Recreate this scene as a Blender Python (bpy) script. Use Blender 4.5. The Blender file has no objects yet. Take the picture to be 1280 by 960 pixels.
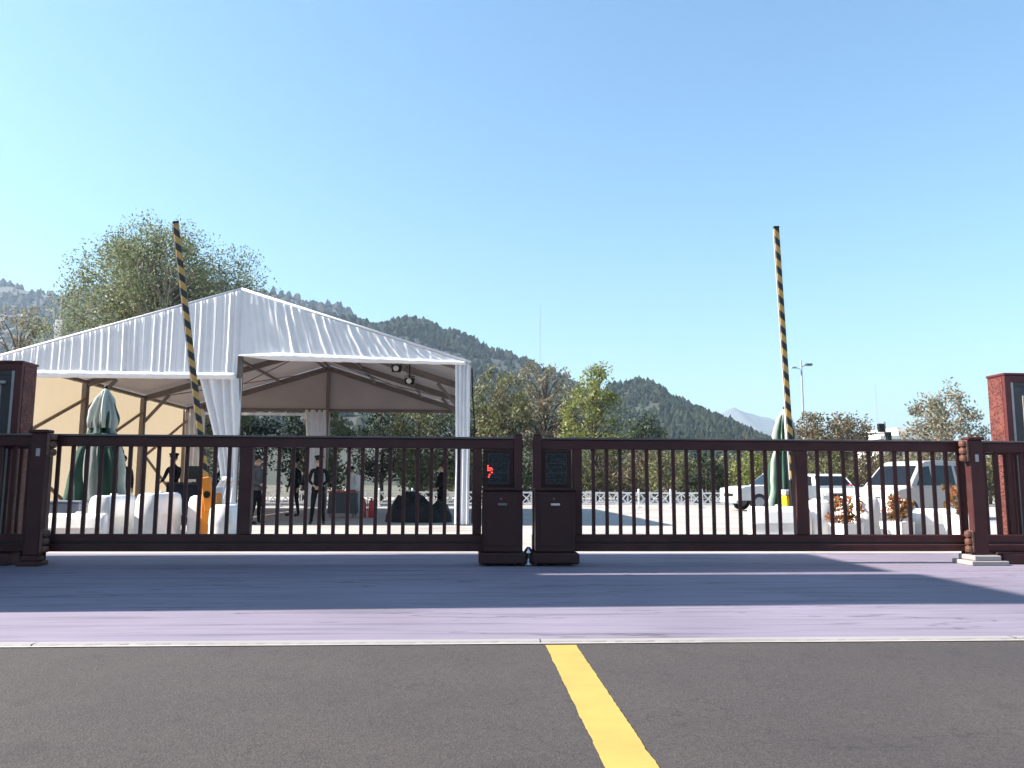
import bpy, math, random
import numpy as np
from mathutils import Vector, Matrix, noise

S = bpy.context.scene
COL = S.collection
R = math.radians
PI = math.pi
random.seed(7)

# ------------------------------------------------------------------ camera
cam_d = bpy.data.cameras.new('camera')
cam = bpy.data.objects.new('camera', cam_d)
COL.objects.link(cam)
cam_d.sensor_width = 36.0
cam_d.lens = 36.0 * 1000 / 1280
cam_d.clip_end = 20000
yaw, pit, rol = R(3.2), R(7.05), R(0.25)
fwd = Vector((math.sin(yaw) * math.cos(pit), math.cos(yaw) * math.cos(pit), math.sin(pit)))
rgt = Vector((math.cos(yaw), -math.sin(yaw), 0))
up = rgt.cross(fwd)
r2 = rgt * math.cos(rol) + up * math.sin(rol)
u2 = up * math.cos(rol) - rgt * math.sin(rol)
M4 = Matrix((r2, u2, -fwd)).transposed().to_4x4()
M4.translation = Vector((0, 0, 1.08))
cam.matrix_world = M4
S.camera = cam

# ------------------------------------------------------------------ sky, sun, exposure
SUN_EL = 37.9
SUN_TO = Vector((math.cos(R(SUN_EL)), 0.025, -math.sin(R(SUN_EL)))).normalized()   # way the light travels
world = bpy.data.worlds.new('World')
S.world = world
world.use_nodes = True
wn = world.node_tree
bg = wn.nodes['Background']
sky = wn.nodes.new('ShaderNodeTexSky')
sky.sky_type = 'NISHITA'
sky.sun_disc = False
sky.sun_elevation = R(SUN_EL)
sky.sun_rotation = math.atan2(-SUN_TO.x, -SUN_TO.y)
sky.altitude = 100
sky.air_density = 1.5
sky.dust_density = 1.8
sky.ozone_density = 4.0
tint = wn.nodes.new('ShaderNodeMix')
tint.data_type = 'RGBA'
tint.blend_type = 'MULTIPLY'
tint.inputs[0].default_value = 1.0
wn.links.new(sky.outputs[0], tint.inputs[6])
tint.inputs[7].default_value = (0.82, 1.0, 1.06, 1)
wn.links.new(tint.outputs[2], bg.inputs[0])
bg.inputs[1].default_value = 0.071

sun_d = bpy.data.lights.new('sun', 'SUN')
sun_d.energy = 5.0
sun_d.angle = R(0.5)
sun_d.color = (1.0, 0.95, 0.87)
sun = bpy.data.objects.new('sun', sun_d)
COL.objects.link(sun)
sun.rotation_euler = SUN_TO.to_track_quat('-Z', 'Y').to_euler()
sun.location = (-30, 2, 40)

S.view_settings.view_transform = 'Standard'
S.view_settings.look = 'None'
S.view_settings.exposure = 1.7
S.view_settings.gamma = 1.0
S.view_settings.use_curve_mapping = False
S.render.engine = 'CYCLES'
S.cycles.max_bounces = 7
S.cycles.transparent_max_bounces = 12


# ------------------------------------------------------------------ materials
def mat(name, c1, c2=None, rough=0.6, scale=6.0, stretch=(1, 1, 1), bump=0.0, bscale=None,
        metallic=0.0, spec=0.5, detail=6.0, lo=0.35, hi=0.65, trans=0.0, tcol=None, bdist=0.01):
    m = bpy.data.materials.new(name)
    m.use_nodes = True
    nt = m.node_tree
    p = nt.nodes['Principled BSDF']
    p.inputs['Roughness'].default_value = rough
    p.inputs['Metallic'].default_value = metallic
    p.inputs['Specular IOR Level'].default_value = spec
    c2 = c2 or tuple(min(1, v * 0.8) for v in c1)
    tc = nt.nodes.new('ShaderNodeTexCoord')
    mp = nt.nodes.new('ShaderNodeMapping')
    mp.inputs['Scale'].default_value = stretch
    nt.links.new(tc.outputs['Object'], mp.inputs[0])
    nz = nt.nodes.new('ShaderNodeTexNoise')
    nz.inputs['Scale'].default_value = scale
    nz.inputs['Detail'].default_value = detail
    nz.inputs['Roughness'].default_value = 0.6
    nt.links.new(mp.outputs[0], nz.inputs['Vector'])
    mr = nt.nodes.new('ShaderNodeMapRange')
    mr.inputs[1].default_value = lo
    mr.inputs[2].default_value = hi
    nt.links.new(nz.outputs[0], mr.inputs[0])
    mx = nt.nodes.new('ShaderNodeMix')
    mx.data_type = 'RGBA'
    mx.inputs[6].default_value = (*c1, 1)
    mx.inputs[7].default_value = (*c2, 1)
    nt.links.new(mr.outputs[0], mx.inputs[0])
    nt.links.new(mx.outputs[2], p.inputs['Base Color'])
    if bump:
        n2 = nt.nodes.new('ShaderNodeTexNoise')
        n2.inputs['Scale'].default_value = bscale or scale * 4
        n2.inputs['Detail'].default_value = 4
        nt.links.new(mp.outputs[0], n2.inputs['Vector'])
        b = nt.nodes.new('ShaderNodeBump')
        b.inputs['Strength'].default_value = bump
        b.inputs['Distance'].default_value = bdist
        nt.links.new(n2.outputs[0], b.inputs['Height'])
        nt.links.new(b.outputs[0], p.inputs['Normal'])
    if trans:
        t = nt.nodes.new('ShaderNodeBsdfTranslucent')
        t.inputs[0].default_value = (*(tcol or c1), 1)
        ms = nt.nodes.new('ShaderNodeMixShader')
        ms.inputs[0].default_value = trans
        nt.links.new(p.outputs[0], ms.inputs[1])
        nt.links.new(t.outputs[0], ms.inputs[2])
        nt.links.new(ms.outputs[0], nt.nodes['Material Output'].inputs[0])
    m.blend_method = 'OPAQUE' if hasattr(m, 'blend_method') else None
    return m


def leaf_mat(name, cols, trans=0.35, spec=0.3):
    """foliage: every leaf has its own colour out of a ramp"""
    m = bpy.data.materials.new(name)
    m.use_nodes = True
    nt = m.node_tree
    p = nt.nodes['Principled BSDF']
    p.inputs['Roughness'].default_value = 0.55
    p.inputs['Specular IOR Level'].default_value = spec
    g = nt.nodes.new('ShaderNodeNewGeometry')
    cr = nt.nodes.new('ShaderNodeValToRGB')
    e = cr.color_ramp.elements
    while len(e) < len(cols):
        e.new(0.5)
    for i, c in enumerate(cols):
        e[i].position = i / (len(cols) - 1)
        e[i].color = (*c, 1)
    nt.links.new(g.outputs['Random Per Island'], cr.inputs[0])
    nt.links.new(cr.outputs[0], p.inputs['Base Color'])
    t = nt.nodes.new('ShaderNodeBsdfTranslucent')
    nt.links.new(cr.outputs[0], t.inputs[0])
    ms = nt.nodes.new('ShaderNodeMixShader')
    ms.inputs[0].default_value = trans
    nt.links.new(p.outputs[0], ms.inputs[1])
    nt.links.new(t.outputs[0], ms.inputs[2])
    nt.links.new(ms.outputs[0], nt.nodes['Material Output'].inputs[0])
    return m


def stripe_mat(name, ca, cb, period, slant):
    """painted diagonal stripes along local z"""
    m = bpy.data.materials.new(name)
    m.use_nodes = True
    nt = m.node_tree
    p = nt.nodes['Principled BSDF']
    p.inputs['Roughness'].default_value = 0.45
    tc = nt.nodes.new('ShaderNodeTexCoord')
    sx = nt.nodes.new('ShaderNodeSeparateXYZ')
    nt.links.new(tc.outputs['Object'], sx.inputs[0])
    a = nt.nodes.new('ShaderNodeMath'); a.operation = 'MULTIPLY_ADD'
    a.inputs[1].default_value = slant
    nt.links.new(sx.outputs[0], a.inputs[0]); nt.links.new(sx.outputs[2], a.inputs[2])
    d = nt.nodes.new('ShaderNodeMath'); d.operation = 'DIVIDE'; d.inputs[1].default_value = period
    nt.links.new(a.outputs[0], d.inputs[0])
    fr = nt.nodes.new('ShaderNodeMath'); fr.operation = 'FRACT'
    nt.links.new(d.outputs[0], fr.inputs[0])
    gt = nt.nodes.new('ShaderNodeMath'); gt.operation = 'GREATER_THAN'; gt.inputs[1].default_value = 0.5
    nt.links.new(fr.outputs[0], gt.inputs[0])
    nz = nt.nodes.new('ShaderNodeTexNoise'); nz.inputs['Scale'].default_value = 14
    nt.links.new(tc.outputs['Object'], nz.inputs['Vector'])
    mx = nt.nodes.new('ShaderNodeMix'); mx.data_type = 'RGBA'
    mx.inputs[6].default_value = (*ca, 1); mx.inputs[7].default_value = (*cb, 1)
    nt.links.new(gt.outputs[0], mx.inputs[0])
    m2 = nt.nodes.new('ShaderNodeMix'); m2.data_type = 'RGBA'; m2.blend_type = 'MULTIPLY'
    m2.inputs[0].default_value = 0.35
    nt.links.new(mx.outputs[2], m2.inputs[6]); nt.links.new(nz.outputs[0], m2.inputs[7])
    nt.links.new(m2.outputs[2], p.inputs['Base Color'])
    return m


def asphalt_mat():
    m = mat('asphalt', (0.043, 0.032, 0.029), (0.033, 0.026, 0.0245), rough=0.85, scale=0.9, lo=0.3, hi=0.7, detail=3)
    nt = m.node_tree
    p = nt.nodes['Principled BSDF']
    tc = nt.nodes['Texture Coordinate']
    mix = p.inputs['Base Color'].links[0].from_socket
    # stone chips
    vo = nt.nodes.new('ShaderNodeTexVoronoi'); vo.inputs['Scale'].default_value = 95
    nt.links.new(tc.outputs['Object'], vo.inputs['Vector'])
    hs = nt.nodes.new('ShaderNodeSeparateColor')
    nt.links.new(vo.outputs['Color'], hs.inputs[0])
    rm = nt.nodes.new('ShaderNodeMapRange')
    rm.inputs[1].default_value = 0.0; rm.inputs[2].default_value = 1.0
    rm.inputs[3].default_value = 0.72; rm.inputs[4].default_value = 1.3
    nt.links.new(hs.outputs[0], rm.inputs[0])
    n3 = nt.nodes.new('ShaderNodeTexNoise'); n3.inputs['Scale'].default_value = 160
    nt.links.new(tc.outputs['Object'], n3.inputs['Vector'])
    r3 = nt.nodes.new('ShaderNodeMapRange')
    r3.inputs[1].default_value = 0.3; r3.inputs[2].default_value = 0.7
    r3.inputs[3].default_value = 0.75; r3.inputs[4].default_value = 1.25
    nt.links.new(n3.outputs[0], r3.inputs[0])
    mm = nt.nodes.new('ShaderNodeMath'); mm.operation = 'MULTIPLY'
    nt.links.new(rm.outputs[0], mm.inputs[0]); nt.links.new(r3.outputs[0], mm.inputs[1])
    # tar-dark wandering cracks and oil spots
    wv = nt.nodes.new('ShaderNodeTexNoise'); wv.inputs['Scale'].default_value = 0.55; wv.inputs['Detail'].default_value = 7
    nt.links.new(tc.outputs['Object'], wv.inputs['Vector'])
    su = nt.nodes.new('ShaderNodeMath'); su.operation = 'SUBTRACT'; su.inputs[1].default_value = 0.47
    nt.links.new(wv.outputs[0], su.inputs[0])
    ab = nt.nodes.new('ShaderNodeMath'); ab.operation = 'ABSOLUTE'
    nt.links.new(su.outputs[0], ab.inputs[0])
    rk = nt.nodes.new('ShaderNodeMapRange')
    rk.inputs[1].default_value = 0.0; rk.inputs[2].default_value = 0.0022
    rk.inputs[3].default_value = 0.62; rk.inputs[4].default_value = 1.0
    nt.links.new(ab.outputs[0], rk.inputs[0])
    sp = nt.nodes.new('ShaderNodeTexNoise'); sp.inputs['Scale'].default_value = 2.4; sp.inputs['Detail'].default_value = 3
    nt.links.new(tc.outputs['Object'], sp.inputs['Vector'])
    rs = nt.nodes.new('ShaderNodeMapRange')
    rs.inputs[1].default_value = 0.62; rs.inputs[2].default_value = 0.74
    rs.inputs[3].default_value = 1.0; rs.inputs[4].default_value = 0.72
    nt.links.new(sp.outputs[0], rs.inputs[0])
    m4 = nt.nodes.new('ShaderNodeMath'); m4.operation = 'MULTIPLY'
    nt.links.new(rk.outputs[0], m4.inputs[0]); nt.links.new(rs.outputs[0], m4.inputs[1])
    m5 = nt.nodes.new('ShaderNodeMath'); m5.operation = 'MULTIPLY'
    nt.links.new(mm.outputs[0], m5.inputs[0]); nt.links.new(m4.outputs[0], m5.inputs[1])
    mm = m5
    vm = nt.nodes.new('ShaderNodeVectorMath'); vm.operation = 'SCALE'
    nt.links.new(mix, vm.inputs[0]); nt.links.new(mm.outputs[0], vm.inputs['Scale'])
    nt.links.new(vm.outputs[0], p.inputs['Base Color'])
    b = nt.nodes.new('ShaderNodeBump'); b.inputs['Strength'].default_value = 0.6; b.inputs['Distance'].default_value = 0.004
    nt.links.new(vo.outputs['Distance'], b.inputs['Height'])
    nt.links.new(b.outputs[0], p.inputs['Normal'])
    return m


def concrete_mat(name, c1, c2, streak=(0.5, 9, 1), crack=True, dirt=0.75):
    """brushed concrete: streaks along x, blotches, thin hairline cracks"""
    m = mat(name, c1, c2, rough=0.8, scale=1.6, stretch=streak, lo=0.25, hi=0.75, bump=0.25, bscale=8, bdist=0.006)
    nt = m.node_tree
    p = nt.nodes['Principled BSDF']
    tc = nt.nodes['Texture Coordinate']
    base = p.inputs['Base Color'].links[0].from_socket
    bl = nt.nodes.new('ShaderNodeTexNoise'); bl.inputs['Scale'].default_value = 0.45; bl.inputs['Detail'].default_value = 5
    nt.links.new(tc.outputs['Object'], bl.inputs['Vector'])
    rb = nt.nodes.new('ShaderNodeMapRange')
    rb.inputs[1].default_value = 0.3; rb.inputs[2].default_value = 0.7
    rb.inputs[3].default_value = dirt; rb.inputs[4].default_value = 1.0
    nt.links.new(bl.outputs[0], rb.inputs[0])
    last = rb.outputs[0]
    if crack:
        mp2 = nt.nodes.new('ShaderNodeMapping'); mp2.inputs['Scale'].default_value = (0.16, 1.5, 1)
        nt.links.new(tc.outputs['Object'], mp2.inputs[0])
        wz = nt.nodes.new('ShaderNodeTexNoise'); wz.inputs['Scale'].default_value = 1.0; wz.inputs['Detail'].default_value = 6
        nt.links.new(mp2.outputs[0], wz.inputs['Vector'])
        ab = nt.nodes.new('ShaderNodeMath'); ab.operation = 'SUBTRACT'; ab.inputs[1].default_value = 0.5
        nt.links.new(wz.outputs[0], ab.inputs[0])
        a2 = nt.nodes.new('ShaderNodeMath'); a2.operation = 'ABSOLUTE'
        nt.links.new(ab.outputs[0], a2.inputs[0])
        rc = nt.nodes.new('ShaderNodeMapRange')
        rc.inputs[1].default_value = 0.0; rc.inputs[2].default_value = 0.006
        rc.inputs[3].default_value = 0.45; rc.inputs[4].default_value = 1.0
        nt.links.new(a2.outputs[0], rc.inputs[0])
        mm = nt.nodes.new('ShaderNodeMath'); mm.operation = 'MULTIPLY'
        nt.links.new(last, mm.inputs[0]); nt.links.new(rc.outputs[0], mm.inputs[1])
        last = mm.outputs[0]
        mp3 = nt.nodes.new('ShaderNodeMapping'); mp3.inputs['Scale'].default_value = (0.35, 6.0, 1)
        nt.links.new(tc.outputs['Object'], mp3.inputs[0])
        st = nt.nodes.new('ShaderNodeTexNoise'); st.inputs['Scale'].default_value = 1.3; st.inputs['Detail'].default_value = 7
        nt.links.new(mp3.outputs[0], st.inputs['Vector'])
        rs = nt.nodes.new('ShaderNodeMapRange')
        rs.inputs[1].default_value = 0.52; rs.inputs[2].default_value = 0.68
        rs.inputs[3].default_value = 1.0; rs.inputs[4].default_value = 0.66
        nt.links.new(st.outputs[0], rs.inputs[0])
        m6 = nt.nodes.new('ShaderNodeMath'); m6.operation = 'MULTIPLY'
        nt.links.new(last, m6.inputs[0]); nt.links.new(rs.outputs[0], m6.inputs[1])
        last = m6.outputs[0]
    vm = nt.nodes.new('ShaderNodeVectorMath'); vm.operation = 'SCALE'
    nt.links.new(base, vm.inputs[0]); nt.links.new(last, vm.inputs['Scale'])
    nt.links.new(vm.outputs[0], p.inputs['Base Color'])
    return m


M = {}
M['asphalt'] = asphalt_mat()
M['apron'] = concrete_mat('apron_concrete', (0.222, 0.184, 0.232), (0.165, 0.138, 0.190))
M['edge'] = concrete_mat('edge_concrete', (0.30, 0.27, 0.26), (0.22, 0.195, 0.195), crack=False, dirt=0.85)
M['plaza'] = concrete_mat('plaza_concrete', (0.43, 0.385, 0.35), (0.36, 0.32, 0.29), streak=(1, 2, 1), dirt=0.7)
M['soil'] = mat('soil', (0.12, 0.10, 0.07), (0.06, 0.065, 0.03), rough=0.95, scale=0.06, lo=0.4, hi=0.6)
M['yellow'] = mat('yellow_paint', (0.36, 0.26, 0.055), (0.31, 0.22, 0.05), rough=0.6, scale=2.5, bump=0.25, bscale=60, bdist=0.003)
M['gate'] = mat('gate_brown_paint', (0.062, 0.0190, 0.0180), (0.046, 0.0145, 0.0145), spec=0.22, rough=0.5, scale=5, bump=0.06, bscale=40)
M['bracket'] = mat('bracket_sunlit_brown', (0.13, 0.05, 0.03), (0.09, 0.035, 0.022), rough=0.45, scale=8)  # roller brackets: brown lightened, the sunlit tone is put into the colour
M['cap'] = mat('gate_cap', (0.085, 0.062, 0.062), (0.065, 0.048, 0.050), rough=0.3, scale=3)
M['gate_dk'] = mat('gate_dark_groove', (0.02, 0.012, 0.012), rough=0.6)
M['box'] = mat('drive_box_paint', (0.040, 0.0125, 0.013), (0.031, 0.010, 0.011), spec=0.22, rough=0.5, scale=3, bump=0.05, bscale=50)
M['black'] = mat('black_plastic', (0.006, 0.006, 0.007), spec=0.3, rough=0.5)
M['chrome'] = mat('brushed_steel', (0.55, 0.55, 0.55), rough=0.3, metallic=1.0)
M['rubber'] = mat('rubber', (0.02, 0.02, 0.02), rough=0.9)
M['led'] = mat('led_dot', (0.12, 0.11, 0.12), rough=0.3)
M['pvc'] = mat('white_pvc', (0.80, 0.79, 0.82), (0.72, 0.71, 0.75), rough=0.5, scale=1.5, trans=0.18, tcol=(0.75, 0.72, 0.70))
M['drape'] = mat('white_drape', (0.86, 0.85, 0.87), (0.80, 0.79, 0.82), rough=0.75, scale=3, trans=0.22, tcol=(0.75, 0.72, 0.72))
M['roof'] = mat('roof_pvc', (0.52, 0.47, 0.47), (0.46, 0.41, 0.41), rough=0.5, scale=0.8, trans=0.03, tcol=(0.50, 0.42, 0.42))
M['wallpvc'] = mat('side_wall_pvc', (0.70, 0.62, 0.48), (0.64, 0.56, 0.43), rough=0.55, scale=0.8, trans=0.26, tcol=(0.56, 0.44, 0.30))
M['alu'] = mat('aluminium_frame', (0.22, 0.18, 0.17), (0.17, 0.14, 0.13), rough=0.5, scale=2, metallic=0.2)
M['brace'] = mat('brace_steel', (0.30, 0.20, 0.12), (0.22, 0.14, 0.08), rough=0.6)
M['blue'] = mat('blue_strap', (0.05, 0.10, 0.25), rough=0.6)
M['red'] = mat('pier_red', (0.10, 0.016, 0.015), (0.07, 0.011, 0.012), rough=0.5, scale=4, bump=0.1)
M['carved'] = None
M['trim'] = mat('pale_trim', (0.42, 0.38, 0.36), rough=0.5)
M['panel'] = mat('pier_panel', (0.055, 0.045, 0.05), (0.04, 0.034, 0.037), rough=0.35)
M['glassdk'] = mat('dark_glass', (0.015, 0.018, 0.026), rough=0.08, spec=0.8)
M['stripe'] = stripe_mat('hazard_stripes', (0.52, 0.31, 0.075), (0.010, 0.009, 0.010), 0.28, 1.0)
M['orange'] = mat('orange_cabinet', (0.60, 0.20, 0.012), (0.52, 0.17, 0.012), rough=0.4)
M['yellowcab'] = mat('yellow_cabinet', (0.55, 0.34, 0.012), (0.48, 0.29, 0.012), rough=0.4)
M['greycab'] = mat('grey_cabinet', (0.45, 0.44, 0.47), rough=0.5)
M['jersey'] = mat('white_plastic', (0.80, 0.77, 0.74), (0.70, 0.67, 0.64), rough=0.45, scale=2.2, bump=0.1)
M['bluegrey'] = mat('blue_grey_box', (0.13, 0.155, 0.21), (0.10, 0.12, 0.16), rough=0.5)
M['fgreen'] = mat('green_cloth', (0.022, 0.07, 0.045), (0.016, 0.05, 0.034), rough=0.85, scale=5, trans=0.15)
M['fwhite'] = mat('pale_cloth', (0.48, 0.50, 0.45), (0.38, 0.41, 0.37), rough=0.85, scale=5, trans=0.2)
M['wood'] = mat('bark', (0.16, 0.12, 0.09), (0.09, 0.07, 0.05), rough=0.95, scale=3, stretch=(3, 3, 0.6), bump=0.5, bscale=8)
M['palebark'] = mat('pale_bark', (0.36, 0.32, 0.26), (0.22, 0.19, 0.15), rough=0.95, scale=3, stretch=(3, 3, 0.6), bump=0.4, bscale=8)
M['fence'] = mat('white_fence_paint', (0.72, 0.72, 0.72), (0.64, 0.64, 0.65), rough=0.5)
M['skin'] = mat('skin', (0.45, 0.27, 0.19), rough=0.6)
M['uniform'] = mat('black_cloth', (0.007, 0.006, 0.008), (0.005, 0.005, 0.006), spec=0.2, rough=0.9)
M['navy'] = mat('navy_cloth', (0.010, 0.011, 0.02), (0.007, 0.008, 0.015), spec=0.2, rough=0.9)
M['greycloth'] = mat('grey_cloth', (0.09, 0.085, 0.09), rough=0.9)
M['whitecloth'] = mat('white_shirt', (0.7, 0.7, 0.7), rough=0.9)
M['hair'] = mat('hair', (0.008, 0.007, 0.007), rough=0.7)
M['redpaint'] = mat('red_paint', (0.50, 0.02, 0.02), rough=0.35)
M['carwhite'] = mat('white_car_paint', (0.48, 0.47, 0.46), (0.52, 0.52, 0.52), rough=0.25)
M['carbeige'] = mat('beige_car_paint', (0.36, 0.32, 0.30), (0.34, 0.30, 0.28), rough=0.25)
M['carglass'] = mat('car_glass', (0.008, 0.009, 0.012), rough=0.12, spec=0.3)
M['lampglass'] = mat('lamp_glass', (0.7, 0.7, 0.7), rough=0.15)
M['lampgrey'] = mat('lamp_grey', (0.30, 0.31, 0.33), rough=0.5)
M['plaster'] = mat('pale_plaster', (0.62, 0.58, 0.56), (0.54, 0.50, 0.48), rough=0.85, scale=1)
M['tile'] = mat('grey_tile', (0.14, 0.14, 0.15), rough=0.7)
M['tarp'] = mat('black_tarp', (0.006, 0.006, 0.007), spec=0.25, rough=0.6, bump=0.4, bscale=6, bdist=0.03)
M['hillgreen'] = mat('hill_ground', (0.022, 0.028, 0.015), (0.032, 0.030, 0.020), rough=1, scale=0.02)
M['rock'] = mat('bare_rock', (0.12, 0.115, 0.12), (0.05, 0.055, 0.045), rough=1, scale=0.012)
M['hillbrown'] = mat('hill_scrub', (0.085, 0.062, 0.058), (0.055, 0.055, 0.04), rough=1, scale=0.012)
M['leaf_willow'] = leaf_mat('leaf_willow', [(0.058, 0.090, 0.034), (0.118, 0.148, 0.064), (0.190, 0.210, 0.120), (0.235, 0.210, 0.105)])
M['leaf_olive'] = leaf_mat('leaf_olive', [(0.0531, 0.0796, 0.0310), (0.1239, 0.1328, 0.0531), (0.1947, 0.1593, 0.0796), (0.0885, 0.1062, 0.0442)])
M['leaf_yellow'] = leaf_mat('leaf_yellow', [(0.0885, 0.1328, 0.0265), (0.1770, 0.2035, 0.0531), (0.2655, 0.2389, 0.0796), (0.1239, 0.1593, 0.0442)])
M['leaf_brown'] = leaf_mat('leaf_brown', [(0.1050, 0.0750, 0.0450), (0.1500, 0.1125, 0.0675), (0.0900, 0.0900, 0.0375), (0.1875, 0.1275, 0.0900)])
M['leaf_dark'] = leaf_mat('leaf_dark', [(0.015, 0.030, 0.013), (0.030, 0.048, 0.021), (0.048, 0.060, 0.030)], 0.2)
M['leaf_grey'] = leaf_mat('leaf_grey', [(0.0885, 0.1150, 0.0708), (0.1770, 0.1858, 0.1416), (0.2832, 0.1770, 0.1062), (0.1416, 0.1593, 0.0974)])
M['leaf_orange'] = leaf_mat('leaf_orange', [(0.330, 0.060, 0.018), (0.390, 0.132, 0.048), (0.150, 0.132, 0.030), (0.180, 0.048, 0.018)])
M['wood_green'] = leaf_mat('forest_green', [(0.0108, 0.0168, 0.0090), (0.0180, 0.0240, 0.0120), (0.0270, 0.0300, 0.0150), (0.0132, 0.0180, 0.0108)], 0.1, 0.02)
M['wood_brown'] = leaf_mat('forest_brown', [(0.0228, 0.0228, 0.0143), (0.0390, 0.0292, 0.0228), (0.0488, 0.0358, 0.0292), (0.0195, 0.0228, 0.0130)], 0.1, 0.02)


def dusty(m, lo, hi, dust=(0.14, 0.085, 0.07), amt=0.16):
    nt = m.node_tree
    p = nt.nodes['Principled BSDF']
    tc = nt.nodes['Texture Coordinate']
    n = nt.nodes.new('ShaderNodeTexNoise'); n.inputs['Scale'].default_value = 2.2; n.inputs['Detail'].default_value = 8
    nt.links.new(tc.outputs['Object'], n.inputs['Vector'])
    r = nt.nodes.new('ShaderNodeMapRange')
    r.inputs[1].default_value = 0.35; r.inputs[2].default_value = 0.7; r.inputs[3].default_value = lo; r.inputs[4].default_value = hi
    nt.links.new(n.outputs[0], r.inputs[0]); nt.links.new(r.outputs[0], p.inputs['Roughness'])
    r2 = nt.nodes.new('ShaderNodeMapRange')
    r2.inputs[1].default_value = 0.5; r2.inputs[2].default_value = 0.75; r2.inputs[3].default_value = 0.0; r2.inputs[4].default_value = amt
    nt.links.new(n.outputs[0], r2.inputs[0])
    mx = nt.nodes.new('ShaderNodeMix'); mx.data_type = 'RGBA'
    nt.links.new(r2.outputs[0], mx.inputs[0])
    nt.links.new(p.inputs['Base Color'].links[0].from_socket, mx.inputs[6])
    mx.inputs[7].default_value = (*dust, 1)
    nt.links.new(mx.outputs[2], p.inputs['Base Color'])


dusty(M['gate'], 0.35, 0.65)
dusty(M['box'], 0.35, 0.65)
dusty(M['jersey'], 0.4, 0.7, (0.30, 0.27, 0.23), 0.35)


def carved_mat():
    m = mat('carved_red', (0.16, 0.042, 0.028), (0.11, 0.024, 0.018), rough=0.6, scale=5)
    nt = m.node_tree
    p = nt.nodes['Principled BSDF']
    tc = nt.nodes['Texture Coordinate']
    nz = nt.nodes.new('ShaderNodeTexNoise'); nz.inputs['Scale'].default_value = 9; nz.inputs['Distortion'].default_value = 2.5
    nt.links.new(tc.outputs['Object'], nz.inputs['Vector'])
    mr = nt.nodes.new('ShaderNodeMapRange'); mr.inputs[1].default_value = 0.42; mr.inputs[2].default_value = 0.52
    nt.links.new(nz.outputs[0], mr.inputs[0])
    b = nt.nodes.new('ShaderNodeBump'); b.inputs['Strength'].default_value = 1.0; b.inputs['Distance'].default_value = 0.04
    nt.links.new(mr.outputs[0], b.inputs['Height']); nt.links.new(b.outputs[0], p.inputs['Normal'])
    return m


M['carved'] = carved_mat()


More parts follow.
